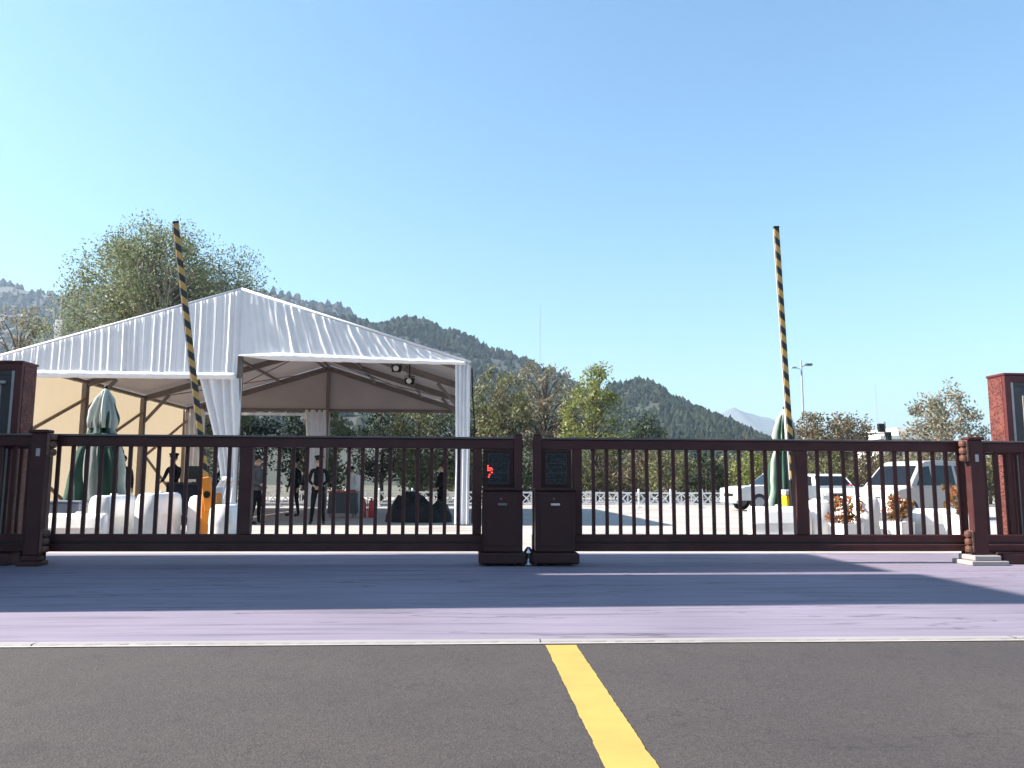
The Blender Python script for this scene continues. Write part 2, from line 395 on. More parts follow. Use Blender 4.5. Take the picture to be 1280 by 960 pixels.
# ------------------------------------------------------------------ mesh helpers
class MB:
    def __init__(s):
        s.v, s.f, s.m = [], [], []

    def add(s, vs, fs, mi=0):
        o = len(s.v)
        s.v += [tuple(p) for p in vs]
        s.f += [tuple(i + o for i in q) for q in fs]
        s.m += [mi] * len(fs)
        return s

    def box(s, x0, x1, y0, y1, z0, z1, mi=0, b=0.0):
        if b <= 0:
            vs = [(x, y, z) for z in (z0, z1) for y in (y0, y1) for x in (x0, x1)]
            return s.add(vs, [(0, 2, 3, 1), (4, 5, 7, 6), (0, 1, 5, 4), (2, 6, 7, 3), (0, 4, 6, 2), (1, 3, 7, 5)], mi)
        # chamfered box: three shrunken rectangles per axis
        vs = []
        idx = {}
        for sx in (0, 1):
            for sy in (0, 1):
                for sz in (0, 1):
                    X, Y, Z = (x0, x1)[sx], (y0, y1)[sy], (z0, z1)[sz]
                    ix, iy, iz = X + (b, -b)[sx], Y + (b, -b)[sy], Z + (b, -b)[sz]
                    idx[sx, sy, sz, 0] = len(vs); vs.append((X, iy, iz))
                    idx[sx, sy, sz, 1] = len(vs); vs.append((ix, Y, iz))
                    idx[sx, sy, sz, 2] = len(vs); vs.append((ix, iy, Z))
        fs = []
        q = [(0, 0), (1, 0), (1, 1), (0, 1)]
        for a in (0, 1):
            fs.append(tuple(idx[a, j, k, 0] for j, k in (q if a else q[::-1])))
            fs.append(tuple(idx[j, a, k, 1] for j, k in (q[::-1] if a else q)))
            fs.append(tuple(idx[j, k, a, 2] for j, k in (q if a else q[::-1])))
            for c in (0, 1):
                fs.append((idx[a, c, 0, 0], idx[a, c, 1, 0], idx[a, c, 1, 1], idx[a, c, 0, 1]))
                fs.append((idx[a, 0, c, 0], idx[a, 1, c, 0], idx[a, 1, c, 2], idx[a, 0, c, 2]))
                fs.append((idx[0, a, c, 1], idx[1, a, c, 1], idx[1, a, c, 2], idx[0, a, c, 2]))
                for d in (0, 1):
                    fs.append((idx[a, c, d, 0], idx[a, c, d, 1], idx[a, c, d, 2]))
        return s.add(vs, fs, mi)

    def tube(s, pts, rad, n=8, mi=0, caps=True):
        pts = [Vector(p) for p in pts]
        if not hasattr(rad, '__len__'):
            rad = [rad] * len(pts)
        o = len(s.v)
        for i, p in enumerate(pts):
            d = (pts[min(i + 1, len(pts) - 1)] - pts[max(i - 1, 0)]).normalized()
            a = d.cross(Vector((0, 0, 1))) if abs(d.z) < 0.95 else d.cross(Vector((1, 0, 0)))
            a.normalize()
            c = d.cross(a)
            for k in range(n):
                t = 2 * PI * k / n
                s.v.append(tuple(p + (a * math.cos(t) + c * math.sin(t)) * rad[i]))
        for i in range(len(pts) - 1):
            for k in range(n):
                k2 = (k + 1) % n
                s.f.append((o + i * n + k, o + i * n + k2, o + (i + 1) * n + k2, o + (i + 1) * n + k)); s.m.append(mi)
        if caps:
            s.f.append(tuple(o + k for k in range(n))[::-1]); s.m.append(mi)
            s.f.append(tuple(o + (len(pts) - 1) * n + k for k in range(n))); s.m.append(mi)
        return s

    def bar(s, a, b, w, t, mi=0):
        """rectangular bar from a to b, w across (horizontal-ish), t the other way"""
        a, b = Vector(a), Vector(b)
        d = (b - a).normalized()
        u = d.cross(Vector((0, 0, 1))) if abs(d.z) < 0.98 else Vector((1, 0, 0))
        u.normalize()
        v = u.cross(d)
        vs = [p + u * w / 2 * i + v * t / 2 * j for p in (a, b) for i, j in ((-1, -1), (1, -1), (1, 1), (-1, 1))]
        return s.add(vs, [(3, 2, 1, 0), (4, 5, 6, 7), (0, 1, 5, 4), (1, 2, 6, 5), (2, 3, 7, 6), (3, 0, 4, 7)], mi)

    def lathe(s, prof, n=16, c=(0, 0), mi=0, fold=None):
        o = len(s.v)
        for r, z in prof:
            for k in range(n):
                t = 2 * PI * k / n
                rr = r * (fold(t, z) if fold else 1)
                s.v.append((c[0] + rr * math.cos(t), c[1] + rr * math.sin(t), z))
        for i in range(len(prof) - 1):
            for k in range(n):
                k2 = (k + 1) % n
                s.f.append((o + i * n + k, o + i * n + k2, o + (i + 1) * n + k2, o + (i + 1) * n + k)); s.m.append(mi)
        s.f.append(tuple(o + k for k in range(n))[::-1]); s.m.append(mi)
        s.f.append(tuple(o + (len(prof) - 1) * n + k for k in range(n))); s.m.append(mi)
        return s

    def prism(s, poly, y0, y1, mi=0):
        """polygon in x,z extruded along y"""
        n = len(poly)
        vs = [(x, y0, z) for x, z in poly] + [(x, y1, z) for x, z in poly]
        fs = [tuple(range(n)), tuple(range(2 * n - 1, n - 1, -1))]
        fs += [(i, i + n, (i + 1) % n + n, (i + 1) % n) for i in range(n)]
        return s.add(vs, fs, mi)

    def sheet(s, nu, nv, fn, mi=0):
        o = len(s.v)
        for j in range(nv + 1):
            for i in range(nu + 1):
                s.v.append(tuple(fn(i / nu, j / nv)))
        w = nu + 1
        for j in range(nv):
            for i in range(nu):
                s.f.append((o + j * w + i, o + j * w + i + 1, o + (j + 1) * w + i + 1, o + (j + 1) * w + i)); s.m.append(mi)
        return s

    def mesh(s, name, mats, smooth=False):
        me = bpy.data.meshes.new(name)
        me.from_pydata(s.v, [], s.f)
        for m in (mats if isinstance(mats, (list, tuple)) else [mats]):
            me.materials.append(M[m] if isinstance(m, str) else m)
        if any(s.m):
            me.polygons.foreach_set('material_index', s.m)
        if smooth:
            me.polygons.foreach_set('use_smooth', [True] * len(s.f))
        me.update()
        return me

    def build(s, name, mats, parent=None, smooth=False):
        return link(name, s.mesh(name, mats, smooth), parent)


def link(name, me, parent=None, loc=None, rot=None):
    o = bpy.data.objects.new(name, me)
    COL.objects.link(o)
    if parent:
        o.parent = parent
    if loc:
        o.location = loc
    if rot:
        o.rotation_euler = rot
    return o


def tag(o, label=None, cat=None, group=None, kind=None):
    for k, v in (('label', label), ('category', cat), ('group', group), ('kind', kind)):
        if v:
            o[k] = v
    return o


def thing(name, label, cat, loc=(0, 0, 0), rz=0, group=None):
    o = bpy.data.objects.new(name, None)
    o.empty_display_size = 0.2
    COL.objects.link(o)
    o.location = loc
    o.rotation_euler = (0, 0, rz)
    return tag(o, label, cat, group)


def copy_tree(root, loc, rz=None, label=None, scale=None):
    def rec(o, par):
        c = o.copy()
        COL.objects.link(c)
        c.parent = par
        for ch in kids.get(o.name, []):
            rec(ch, c)
        return c
    kids = {}
    for o in bpy.data.objects:
        if o.parent:
            kids.setdefault(o.parent.name, []).append(o)
    r = rec(root, None)
    r.location = loc
    if rz is not None:
        r.rotation_euler = (0, 0, rz)
    if label:
        r['label'] = label
    if scale:
        r.scale = scale
    return r


def nz(x, y=0.0, z=0.0):
    return noise.noise(Vector((x, y, z)))


# ================================================================== SETTING
def plane(name, x0, x1, y0, y1, z, m, n=1):
    o = MB().sheet(n, n, lambda u, v: (x0 + (x1 - x0) * u, y0 + (y1 - y0) * v, z)).build(name, m)
    o['kind'] = 'structure'
    return o


plane('ground', -4500, 4500, -1500, 7500, -0.02, 'soil')
plane('plaza', -60, 70, 5.6, 60, -0.004, 'plaza')
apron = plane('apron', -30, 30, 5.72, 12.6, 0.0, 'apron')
plane('road', -60, 60, -30, 5.60, -0.010, 'asphalt')

# pale edging strip of the apron, cast in lengths with joints
edging = bpy.data.objects.new('apron_edge', None)
COL.objects.link(edging)
edging['kind'] = 'structure'
x = -13.0
k = 0
while x < 13:
    L = 3.38
    mb = MB()
    def ef(u, v, x=x, L=L):
        X = x + 0.006 + (L - 0.012) * u
        y = 5.60 + 0.118 * v
        if v < 0.4:
            y += 0.016 * nz(X * 2.3, 5) + 0.010 * nz(X * 11, 9) + 0.006 * nz(X * 31, 2)
        zz = 0.006 if v > 0.2 else -0.012
        return (X, y, zz)
    mb.sheet(60, 6, ef)
    mb.build('edge_strip', 'edge', edging)
    x += L

# painted centre line
mb = MB()
def yl(u, v):
    y = -3 + 8.56 * v
    e = (0.006 * nz(y * 6, u * 40) + 0.004 * nz(y * 23, u * 17)) if u in (0, 1) else 0
    return (0.545 + 0.208 * u + e, y, -0.006)
mb.sheet(4, 300, yl)
tag(mb.build('road_line', 'yellow'), kind='structure')
# a short pale cap of worn paint where the line meets the edging
# ------------------------------------------------------------------ hills
def interp(x, pts):
    if x <= pts[0][0]:
        return pts[0][1]
    for (a, za), (b, zb) in zip(pts, pts[1:]):
        if x <= b:
            t = (x - a) / (b - a)
            t = t * t * (3 - 2 * t) * 0.5 + t * 0.5
            return za + (zb - za) * t
    return pts[-1][1]


def hill(name, ridge, D, front, back, m, rough=1.0, nx=90, ny=40, seed=0):
    x0, x1 = ridge[0][0], ridge[-1][0]

    def h(X, t):
        z = interp(X, ridge)
        a = abs(t)
        s = (1 - a) ** 1.15 if t < 0 else (1 - a * a)
        z = z * s
        wob = nz(X * 0.012 + seed, t * 2.2) * 0.10 + nz(X * 0.035, t * 5 + seed) * 0.04
        return z * (1 + rough * wob * a * 1.6 * (1 - a)) + rough * 4 * nz(X * 0.03, t * 3, seed) * (1 if z > 5 else 0) * min(1, (1 - a) * 5)

    def pos(u, v):
        X = x0 + (x1 - x0) * u
        t = -1 + 2 * v
        Y = D + (t * front if t < 0 else t * back)
        sc = Y / D      # ridges run slightly outwards with distance
        return (X * (0.85 + 0.15 * sc), Y, h(X, t) - 0.5)
    o = MB().sheet(nx, ny, pos).build(name, m, smooth=True)
    o['kind'] = 'structure'
    return pos


def forest(name, pos, n, size, m, label, vmin=0.08, vmax=0.56, seed=1, dens=None):
    rng = np.random.default_rng(seed)
    t = (1 + 5 ** 0.5) / 2
    ico = np.array([(-1, t, 0), (1, t, 0), (-1, -t, 0), (1, -t, 0), (0, -1, t), (0, 1, t), (0, -1, -t), (0, 1, -t),
                    (t, 0, -1), (t, 0, 1), (-t, 0, -1), (-t, 0, 1)]) / 1.902
    fc = np.array([(0, 11, 5), (0, 5, 1), (0, 1, 7), (0, 7, 10), (0, 10, 11), (1, 5, 9), (5, 11, 4), (11, 10, 2), (10, 7, 6),
                   (7, 1, 8), (3, 9, 4), (3, 4, 2), (3, 2, 6), (3, 6, 8), (3, 8, 9), (4, 9, 5), (2, 4, 11), (6, 2, 10), (8, 6, 7), (9, 8, 1)])
    V, Fc = [], []
    i = 0
    tries = 0
    while i < n and tries < n * 4:
        tries += 1
        u, v = rng.random(), vmin + (vmax - vmin) * rng.random()
        p = pos(u, v)
        if p[2] < 4 or (dens and rng.random() > dens(u, v, p)):
            continue
        s = size * (0.45 + 1.1 * rng.random() ** 1.8) * (1 + 0.35 * nz(p[0] * 0.02, p[1] * 0.02, seed))
        d = ico * (1 + rng.uniform(-0.45, 0.45, (12, 1))) * np.array([s, s, s * rng.uniform(1.1, 1.9)])
        d[:, :2] *= (1.0 - 0.42 * (d[:, 2:] / s))
        V.append(d + np.array(p) + np.array([0, 0, s * 0.6]))
        Fc.append(fc + 12 * i)
        i += 1
    me = bpy.data.meshes.new(name)
    me.from_pydata(np.concatenate(V).tolist(), [], np.concatenate(Fc).tolist())
    me.materials.append(M[m])
    o = link(name, me)
    tag(o, label, 'trees', kind='stuff')
    return o


p0 = hill('brown_hill', [(-1500, 250), (-1100, 310), (-800, 296), (-694, 288), (-612, 274), (-463, 300), (-296, 282), (-200, 262), (-127, 222), (50, 150), (260, 80), (500, 0)],
          1200, 700, 500, 'hillbrown', seed=3)
p1 = hill('green_hill', [(-700, 0), (-520, 60), (-380, 120), (-250, 165), (-185, 172), (-125, 166), (-98, 158), (-53, 165), (-20, 153), (45, 128), (93, 108), (142, 80), (220, 35), (330, 0)],
          800, 520, 300, 'hillgreen', seed=11)
p2 = hill('round_hill', [(20, 0), (60, 45), (89, 68), (122, 82), (142, 84), (176, 70), (212, 51), (249, 37), (300, 22), (420, 6), (520, 0)],
          650, 300, 200, 'hillgreen', seed=5)
p3 = hill('far_peak', [(300, 150), (700, 190), (902, 226), (965, 262), (1005, 287), (1021, 292), (1045, 282), (1074, 270), (1151, 254), (1229, 222), (1400, 150), (1900, 90), (2600, 0)],
          3000, 900, 700, 'rock', rough=1.0, nx=140, ny=60, seed=8)
forest('scrub_wood', p0, 11000, 4.2, 'wood_brown', 'brownish scrub wood over the tall hill behind the tent', seed=2, vmin=0.15,
       dens=lambda u, v, p: 0.25 + 0.75 * (nz(p[0] * 0.01, p[1] * 0.01) > -0.15))
forest('pine_wood', p1, 17000, 2.3, 'wood_green', 'dark green wood covering the long hill right of the tent roof', seed=3, vmin=0.1, dens=lambda u, v, p: 0.25 + 0.75 * (nz(p[0] * 0.012, p[1] * 0.012, 2) > -0.22))
forest('pine_wood', p2, 9000, 1.9, 'wood_green', 'dark green wood covering the smaller round hill', seed=4, vmin=0.05, dens=lambda u, v, p: 0.3 + 0.7 * (nz(p[0] * 0.015, p[1] * 0.015, 5) > -0.25))

# ================================================================== TREES
def leaves(rng, centres, radii, per, size, slim=0.45, flat=1.0, hang=0.0):
    """rhombus leaves scattered round cluster centres -> verts, faces"""
    n = len(centres)
    c = np.repeat(centres, per, axis=0)
    r = np.repeat(radii, per)[:, None]
    dv = rng.normal(0, 1, (n * per, 3))
    dv /= np.linalg.norm(dv, axis=1)[:, None]
    p = c + dv * (rng.random((n * per, 1)) ** 0.45) * 1.55 * r * np.array([1, 1, flat])
    a = rng.normal(0, 1, p.shape)
    a[:, 2] -= hang
    a /= np.linalg.norm(a, axis=1)[:, None]
    b = np.cross(a, rng.normal(0, 1, p.shape))
    b /= np.linalg.norm(b, axis=1)[:, None]
    s = size * rng.uniform(0.6, 1.35, (len(p), 1))
    v = np.stack([p - a * s / 2, p + b * s * slim / 2, p + a * s / 2, p - b * s * slim / 2], 1).reshape(-1, 3)
    f = np.arange(len(v)).reshape(-1, 4)
    return v, f


def mesh_np(name, v, f, m):
    me = bpy.data.meshes.new(name)
    me.vertices.add(len(v)); me.vertices.foreach_set('co', v.astype(np.float32).ravel())
    k = f.shape[1]
    me.loops.add(f.size); me.loops.foreach_set('vertex_index', f.astype(np.int32).ravel())
    me.polygons.add(len(f))
    me.polygons.foreach_set('loop_start', np.arange(0, f.size, k, dtype=np.int32))
    me.materials.append(M[m])
    me.update(calc_edges=True)
    me.validate()
    return me


def tree(name, label, loc, h, w, leafm, bark='wood', n=70, per=70, leaf=0.2, seed=1, base=0.22, stems=1, hang=0.0,
         fan=0.0, group=None, tight=0.16, top=1.0, cat='tree', lump=0.26):
    """trunk, limbs and twigs run to cluster centres in the crown; leaves sit round those"""
    rng = np.random.default_rng(seed)
    t = thing(name, label, cat, loc, group=group)
    zb = h * base
    cz, rz_, rx = (h + zb) / 2, (h - zb) / 2 * top, w / 2
    cs = []
    while len(cs) < n:
        p = rng.uniform(-1, 1, 3)
        d = np.linalg.norm(p)
        ang = math.atan2(p[1], p[0])
        lim = (0.80 if lump > 0.2 else 0.93) + lump * nz(math.cos(ang) * 1.6 + seed, math.sin(ang) * 1.6, p[2] * 1.8)
        if d > lim or rng.random() > 0.35 + d * 0.7:
            continue
        ff = 1 + fan * p[2]
        cs.append((p[0] * rx * ff, p[1] * rx * ff, cz + p[2] * rz_ * 1.08))
    cs = np.array(cs)
    rad = rng.uniform(0.6, 1.25, n) * tight * w * 0.5
    mb = MB()
    tr = 0.02 * h + 0.03
    tops = []
    for k in range(stems):
        a = 2 * PI * k / stems + rng.random()
        sp = 0 if stems == 1 else 0.28 * w
        pts, rr = [], []
        for i in range(6):
            f = i / 5
            pts.append((math.cos(a) * sp * f ** 1.4 + 0.02 * h * nz(f * 2, seed + k), math.sin(a) * sp * f ** 1.4 + 0.02 * h * nz(f * 2 + 9, seed + k), (h * 0.82) * f - 0.05))
            rr.append(tr * (1 - 0.85 * f) * (1 if stems == 1 else 0.75))
        mb.tube(pts, rr, 7)
        tops.append(pts)
    for i, c in enumerate(cs):
        pts = tops[i % stems]
        f = min(4.4, max(1.0, (c[2] / (h * 0.82) - 0.22) * 5))
        j = int(f)
        q = Vector(pts[j]).lerp(Vector(pts[min(5, j + 1)]), f - j)
        m_ = q.lerp(Vector(c), 0.5) + Vector((0, 0, 0.04 * h * rng.uniform(-0.3, 0.8)))
        mb.tube([q, m_, Vector(c)], [tr * 0.28, tr * 0.16, tr * 0.05], 4, caps=False)
    mb.build('trunk', bark, t, smooth=True)
    v, f = leaves(rng, cs, rad, per, leaf, hang=hang)
    link('crown', mesh_np('crown', v, f, leafm), t)
    return t


tree('poplar_tree', 'tall pale green tree with an airy crown rising behind the tent ridge', (-15.7, 42, 0), 14.1, 11.8, 'leaf_willow', 'palebark',
     n=600, per=200, leaf=0.14, seed=4, base=0.12, stems=5, fan=0.0, tight=0.105, lump=0.17)
tree('small_tree', 'brownish small tree beside the tall pale tree, far behind the tent', (-33, 60, 0), 14.3, 6.5, 'leaf_grey', n=60, per=70, leaf=0.28, seed=6, base=0.2)
tree('olive_tree', 'olive tree tinged with brown just outside the tent corner post', (1.9, 44, 0), 7.9, 4.6, 'leaf_olive', n=80, per=80, leaf=0.2, seed=8, base=0.08)
tree('sparse_tree', 'tall thin-leaved tree with bare twigs on top, behind the gate middle', (4.9, 50, 0), 9.6, 5.2, 'leaf_grey', n=95, per=52, leaf=0.22, seed=10, base=0.1, tight=0.15)
tree('yellow_green_tree', 'rounded yellow-green tree behind the drive boxes', (7.4, 46, 0), 8.1, 5.0, 'leaf_yellow', n=90, per=85, leaf=0.19, seed=12, base=0.06, fan=-0.12)
tree('dark_bush_tree', 'low dark evergreen below the round hill', (13.3, 60, 0), 6.1, 5.2, 'leaf_dark', n=60, per=80, leaf=0.24, seed=14, base=0.03)
tree('brown_tree', 'brown-leaved tree beside the street lamp', (21.3, 48, 0), 5.8, 4.6, 'leaf_brown', n=70, per=80, leaf=0.2, seed=16, base=0.12)
tree('brown_tree', 'brown-leaved tree with knobbly upper twigs between street lamp and traffic light', (24.6, 50, 0), 6.0, 4.2, 'leaf_brown', n=64, per=80, leaf=0.2, seed=18, base=0.1)
tree('pale_tree', 'pale grey-green tree with rusty top beside the red pier', (24.6, 40, 0), 6.6, 4.4, 'leaf_grey', 'palebark', n=74, per=75, leaf=0.18, seed=20, base=0.15)
SL = ['olive tree in the row behind the tent, beyond its beige wall', 'dark tree behind the far tied curtain, deep behind the tent wall', 'dark tree behind the tent, showing under the far hem',
      'short olive tree lit pale behind the far hem of the tent', 'dark tree right behind the far centre post of the tent', 'olive tree behind the tent, above the fire extinguishers',
      'dark tree behind the tent, above the tarpaulin heap', 'dark tree hidden behind the beige tent wall']
# dense row behind the tent, seen through its open far end
for i, (X, Y, h, w, lm) in enumerate([(-15.5, 47, 6.6, 5.0, 'leaf_olive'), (-12.4, 46, 6.0, 4.4, 'leaf_dark'), (-9.6, 48, 6.8, 4.6, 'leaf_dark'), (-7.3, 45, 5.2, 3.6, 'leaf_olive'),
                                      (-5.0, 48, 6.6, 4.4, 'leaf_dark'), (-2.7, 46, 6.2, 4.4, 'leaf_olive'), (-0.4, 48, 6.4, 4.4, 'leaf_dark'), (-20, 48, 7, 5, 'leaf_dark')]):
    tree('screen_tree', SL[i], (X, Y, 0), h, w, lm, n=56, per=75, leaf=0.21, seed=30 + i, base=0.03, tight=0.2, group='tree row behind the tent')
RL = ['olive shrub beyond the fence, right below the dark evergreen', 'dark green shrub beyond the fence, next to the yellowish one', 'yellowish shrub beyond the fence, brightest of its row', 'brown shrub behind the cab of the white pickup',
      'olive shrub behind the bed of the white pickup', 'brown shrub behind the rear of the pale van', 'olive shrub beside the pale tree, behind the van', 'brown shrub behind the white car with dark windows', 'olive shrub between white car and pale van',
      'brown shrub below the yellow-green tree', 'olive shrub below the tall thin-leaved tree', 'dark shrub directly behind the gap between the gate leaves', 'olive shrub beside the tent corner post', 'olive shrub behind the sunlit guide post']
# low shrubs along the white fence, seen between the gate bars
for i, (X, Y, h, w, lm) in enumerate([(10.6, 42, 3.1, 3.2, 'leaf_olive'), (13.0, 43, 3.0, 3.0, 'leaf_dark'), (15.2, 42, 3.2, 3.0, 'leaf_yellow'), (17.3, 44, 3.2, 3.2, 'leaf_brown'),
                                      (19.6, 43, 3.0, 3.0, 'leaf_olive'), (27.5, 44, 3.2, 3.4, 'leaf_brown'), (30.2, 45, 3.4, 3.4, 'leaf_olive'), (22.2, 42, 3.0, 3.4, 'leaf_brown'), (25.0, 43.5, 3.2, 3.2, 'leaf_olive'),
                                      (8.2, 43, 3.0, 3.0, 'leaf_brown'), (5.6, 42, 2.8, 3.0, 'leaf_olive'), (3.0, 42, 2.9, 3.0, 'leaf_dark'), (0.2, 43, 3.0, 3.0, 'leaf_olive'),
                                      (33.2, 45, 3.6, 3.6, 'leaf_olive')]):
    tree('roadside_shrub', RL[i], (X, Y, 0), h, w, lm, n=40, per=70, leaf=0.17, seed=50 + i, base=0.0, tight=0.2, group='shrubs beyond the white fence', cat='shrub')

# second, farther row that closes the view between the trees
BL = ['behind the tent corner', 'behind the olive tree', 'behind the thin-leaved tree', 'behind the yellow-green tree', 'beside the yellow-green tree', 'under the low dark evergreen', 'beyond the yellowish fence shrub', 'under the round hill slope',
      'beyond the pickup', 'under the first brown tree', 'under the second brown tree', 'behind the pale van', 'between traffic light and pale tree', 'behind the pale tree', 'behind the sunlit pier']
for i in range(15):
    tree('back_shrub', ['dark green', 'olive', 'brown'][i % 3] + ' shrub in the far row, ' + BL[i], (-3 + i * 2.9, 53 + 2 * nz(i * 1.7), 0), 3.3 + 0.5 * nz(i * 2.3, 4), 4.2, ['leaf_dark', 'leaf_olive', 'leaf_brown'][i % 3],
         n=40, per=60, leaf=0.24, seed=80 + i, base=0.0, tight=0.22, group='far shrub row', cat='shrub')

# ================================================================== TENT
TX0, TXC, TX1 = -11.85, -5.90, 0.05
TY = [20.75, 25.2, 29.65, 34.1]
EV, RG = 4.15, 6.0
tent = thing('event_tent', 'big white frame tent with pleated gable and open front', 'tent', (TXC, TY[0], 0))


def T(p):
    return (p[0] - TXC, p[1] - TY[0], p[2])


def roofz(X):
    return RG - abs(X - TXC) / (TXC - TX0) * (RG - EV)


# roof skins, one per slope and bay, sagging a little between frames
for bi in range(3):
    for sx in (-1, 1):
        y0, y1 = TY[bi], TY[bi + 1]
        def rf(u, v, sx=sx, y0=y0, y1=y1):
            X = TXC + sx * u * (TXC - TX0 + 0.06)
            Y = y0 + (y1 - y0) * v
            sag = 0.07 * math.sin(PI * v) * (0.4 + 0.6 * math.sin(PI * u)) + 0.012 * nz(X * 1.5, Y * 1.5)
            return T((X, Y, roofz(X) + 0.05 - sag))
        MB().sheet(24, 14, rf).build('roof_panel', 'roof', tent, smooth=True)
# frames
for fi, Y in enumerate(TY):
    yy = Y + (0.10 if fi == 0 else 0)
    for sx in (-1, 1):
        Xe = TXC + sx * (TXC - TX0 - 0.10)
        MB().bar(T((Xe, yy, -0.0)), T((Xe, yy, EV - 0.02)), 0.13, 0.22).build('frame_post', 'alu', tent)
        MB().bar(T((Xe, yy, EV - 0.10)), T((TXC, yy, RG - 0.12)), 0.12, 0.20).build('rafter', 'alu', tent)
        if fi in (1, 2):
            MB().bar(T((Xe - sx * 0.9, yy, EV + 0.05)), T((Xe, yy, EV - 1.0)), 0.08, 0.10).build('knee_brace', 'alu', tent)
        MB().box(*(Xe - TXC - 0.16, Xe - TXC + 0.16), yy - TY[0] - 0.16, yy - TY[0] + 0.16, 0, 0.03).build('base_plate', 'alu', tent)
MB().bar(T((TXC, TY[3], 0)), T((TXC, TY[3], RG - 0.2)), 0.13, 0.16).build('frame_post', 'alu', tent)
MB().bar(T((TX0 + 0.1, TY[3] + 0.02, EV - 0.06)), T((TX1 - 0.1, TY[3] + 0.02, EV - 0.06)), 0.08, 0.14).build('tie_beam', 'alu', tent)
# purlins
for sx in (-1, 1):
    for q in (0.02, 0.34, 0.67, 0.985):
        X = TXC + sx * q * (TXC - TX0 - 0.08)
        z = roofz(X) - 0.10
        MB().bar(T((X, TY[0] + 0.1, z)), T((X, TY[3], z)), 0.07, 0.09).build('purlin', 'alu', tent)
    # crossed roof cables in the first and last bay
    for bi in (0, 2):
        for a, b in ((0.05, 0.95), (0.95, 0.05)):
            Xa, Xb = TXC + sx * a * 5.9, TXC + sx * b * 5.9
            MB().tube([T((Xa, TY[bi] + 0.1, roofz(Xa) - 0.16)), T((Xb, TY[bi + 1], roofz(Xb) - 0.16))], 0.02, 6).build('roof_cable', 'alu', tent)
# left side wall of translucent sheet, one per bay, with shallow folds
for bi in range(3):
    y0, y1 = TY[bi], TY[bi + 1]
    def wf(u, v, y0=y0, y1=y1):
        Y = y0 + 0.06 + (y1 - y0 - 0.12) * u
        z = 0.02 + (EV - 0.10) * v
        return T((TX0 + 0.015 * nz(Y * 1.8, z * 0.3) + 0.01 * nz(Y * 6, z * 0.4), Y, z))
    MB().sheet(40, 8, wf).build('side_wall', 'wallpvc', tent, smooth=True)
    # K bracing
    ym = y0 + 0.15
    MB().bar(T((TX0 + 0.16, y1 - 0.05, EV - 0.55)), T((TX0 + 0.16, ym + 0.1, 2.0)), 0.06, 0.08).build('wall_brace', 'brace', tent)
    MB().bar(T((TX0 + 0.16, ym + 0.1, 2.0)), T((TX0 + 0.16, y1 - 0.05, 0.05)), 0.06, 0.08).build('wall_brace', 'brace', tent)
# far gable infill
def gf(u, v):
    X = TX0 + (TX1 - TX0) * u
    zb = EV - 0.02
    return T((X, TY[3] + 0.05 + 0.012 * nz(X * 4, v), zb + (roofz(X) + 0.045 - zb) * v))
MB().sheet(60, 5, gf).build('far_gable', 'roof', tent, smooth=True)
def lf(u, v):
    X = TX0 + 0.1 + (TXC - TX0 - 0.1) * u
    return T((X, TY[3] + 0.10 + 0.02 * nz(X * 3, 5), 3.98 - 0.12 * v))
MB().sheet(40, 2, lf).build('far_hem', 'drape', tent, smooth=True)


def pleat(X, seed=0.0, a=1.0):
    return a * (0.020 * math.sin(X * 36 + 5.0 * nz(X * 1.7, seed)) * (0.35 + 1.3 * abs(nz(X * 1.9, seed + 4))) + 0.034 * nz(X * 11, seed) + 0.010 * nz(X * 27, seed))


# near gable: left half hangs lower, right half is drawn up towards the eave
def g_left(u, v):
    X = TX0 + 0.02 + (TXC - TX0 - 0.02) * u
    zt = roofz(X) + 0.02
    zb = 3.80 + 0.02 * nz(X * 2, 1)
    z = zb + (zt - zb) * v
    k = 1 - 0.35 * v
    return T((X, TY[0] - 0.05 + pleat(X + 0.02 * nz(z * 0.8, X * 0.5), 2) * k * 1.1 - 0.04 * k, z))
MB().sheet(620, 22, g_left).build('gable_drape', 'drape', tent, smooth=True)


def g_right(u, v):
    X = TXC - 0.03 + (TX1 - TXC + 0.03) * u
    zt = roofz(X) + 0.02
    zb = 4.30 - 0.17 * u
    zb = min(zb, zt - 0.02)
    z = zb + (zt - zb) * v
    ph = X + 0.55 * (v - 0.2) * (0.4 + u)
    flat_ = 0.25 + 0.75 * min(1, max(0, (u - 0.09) * 9))
    cr = 0.030 * nz(X * 4.5 + z * 1.5, z * 1.6 - X * 0.4, 3) + 0.010 * nz(X * 12 + z * 3, z * 3, 6)
    return T((X, TY[0] - 0.06 + (pleat(ph * 0.75, 7) * (1 - 0.4 * v) * 0.95 + cr) * flat_, z))
MB().sheet(620, 34, g_right).build('gable_drape', 'drape', tent, smooth=True)
# rolled hems under both halves
def hem(x0, x1, z0, z1, r0, r1, name='hem_roll', taper=0):
    mb = MB()
    n = 90
    pts, rr = [], []
    for i in range(n + 1):
        u = i / n
        X = x0 + (x1 - x0) * u
        pts.append(T((X, TY[0] - 0.10, z0 + (z1 - z0) * u + 0.012 * nz(X * 3, 3))))
        rr.append((r0 + (r1 - r0) * u) * (1 + 0.15 * nz(X * 5, 8)) * (min(1, 0.12 + u * taper) if taper else 1))
    mb.tube(pts, rr, 10)
    return mb.build(name, 'drape', tent, smooth=True)
hem(TX0, TXC - 0.02, 3.76, 3.76, 0.095, 0.085)
hem(TXC + 0.02, TX1 - 0.1, 4.30, 4.17, 0.12, 0.05, taper=5)
# ridge and verge edging tape
for sx in (-1, 1):
    Xe = TXC + sx * (TXC - TX0 + 0.03)
    MB().tube([T((Xe, TY[0] - 0.03, EV + 0.06)), T((TXC, TY[0] - 0.03, RG + 0.06))], 0.035, 8).build('verge_tape', 'pvc', tent, smooth=True)
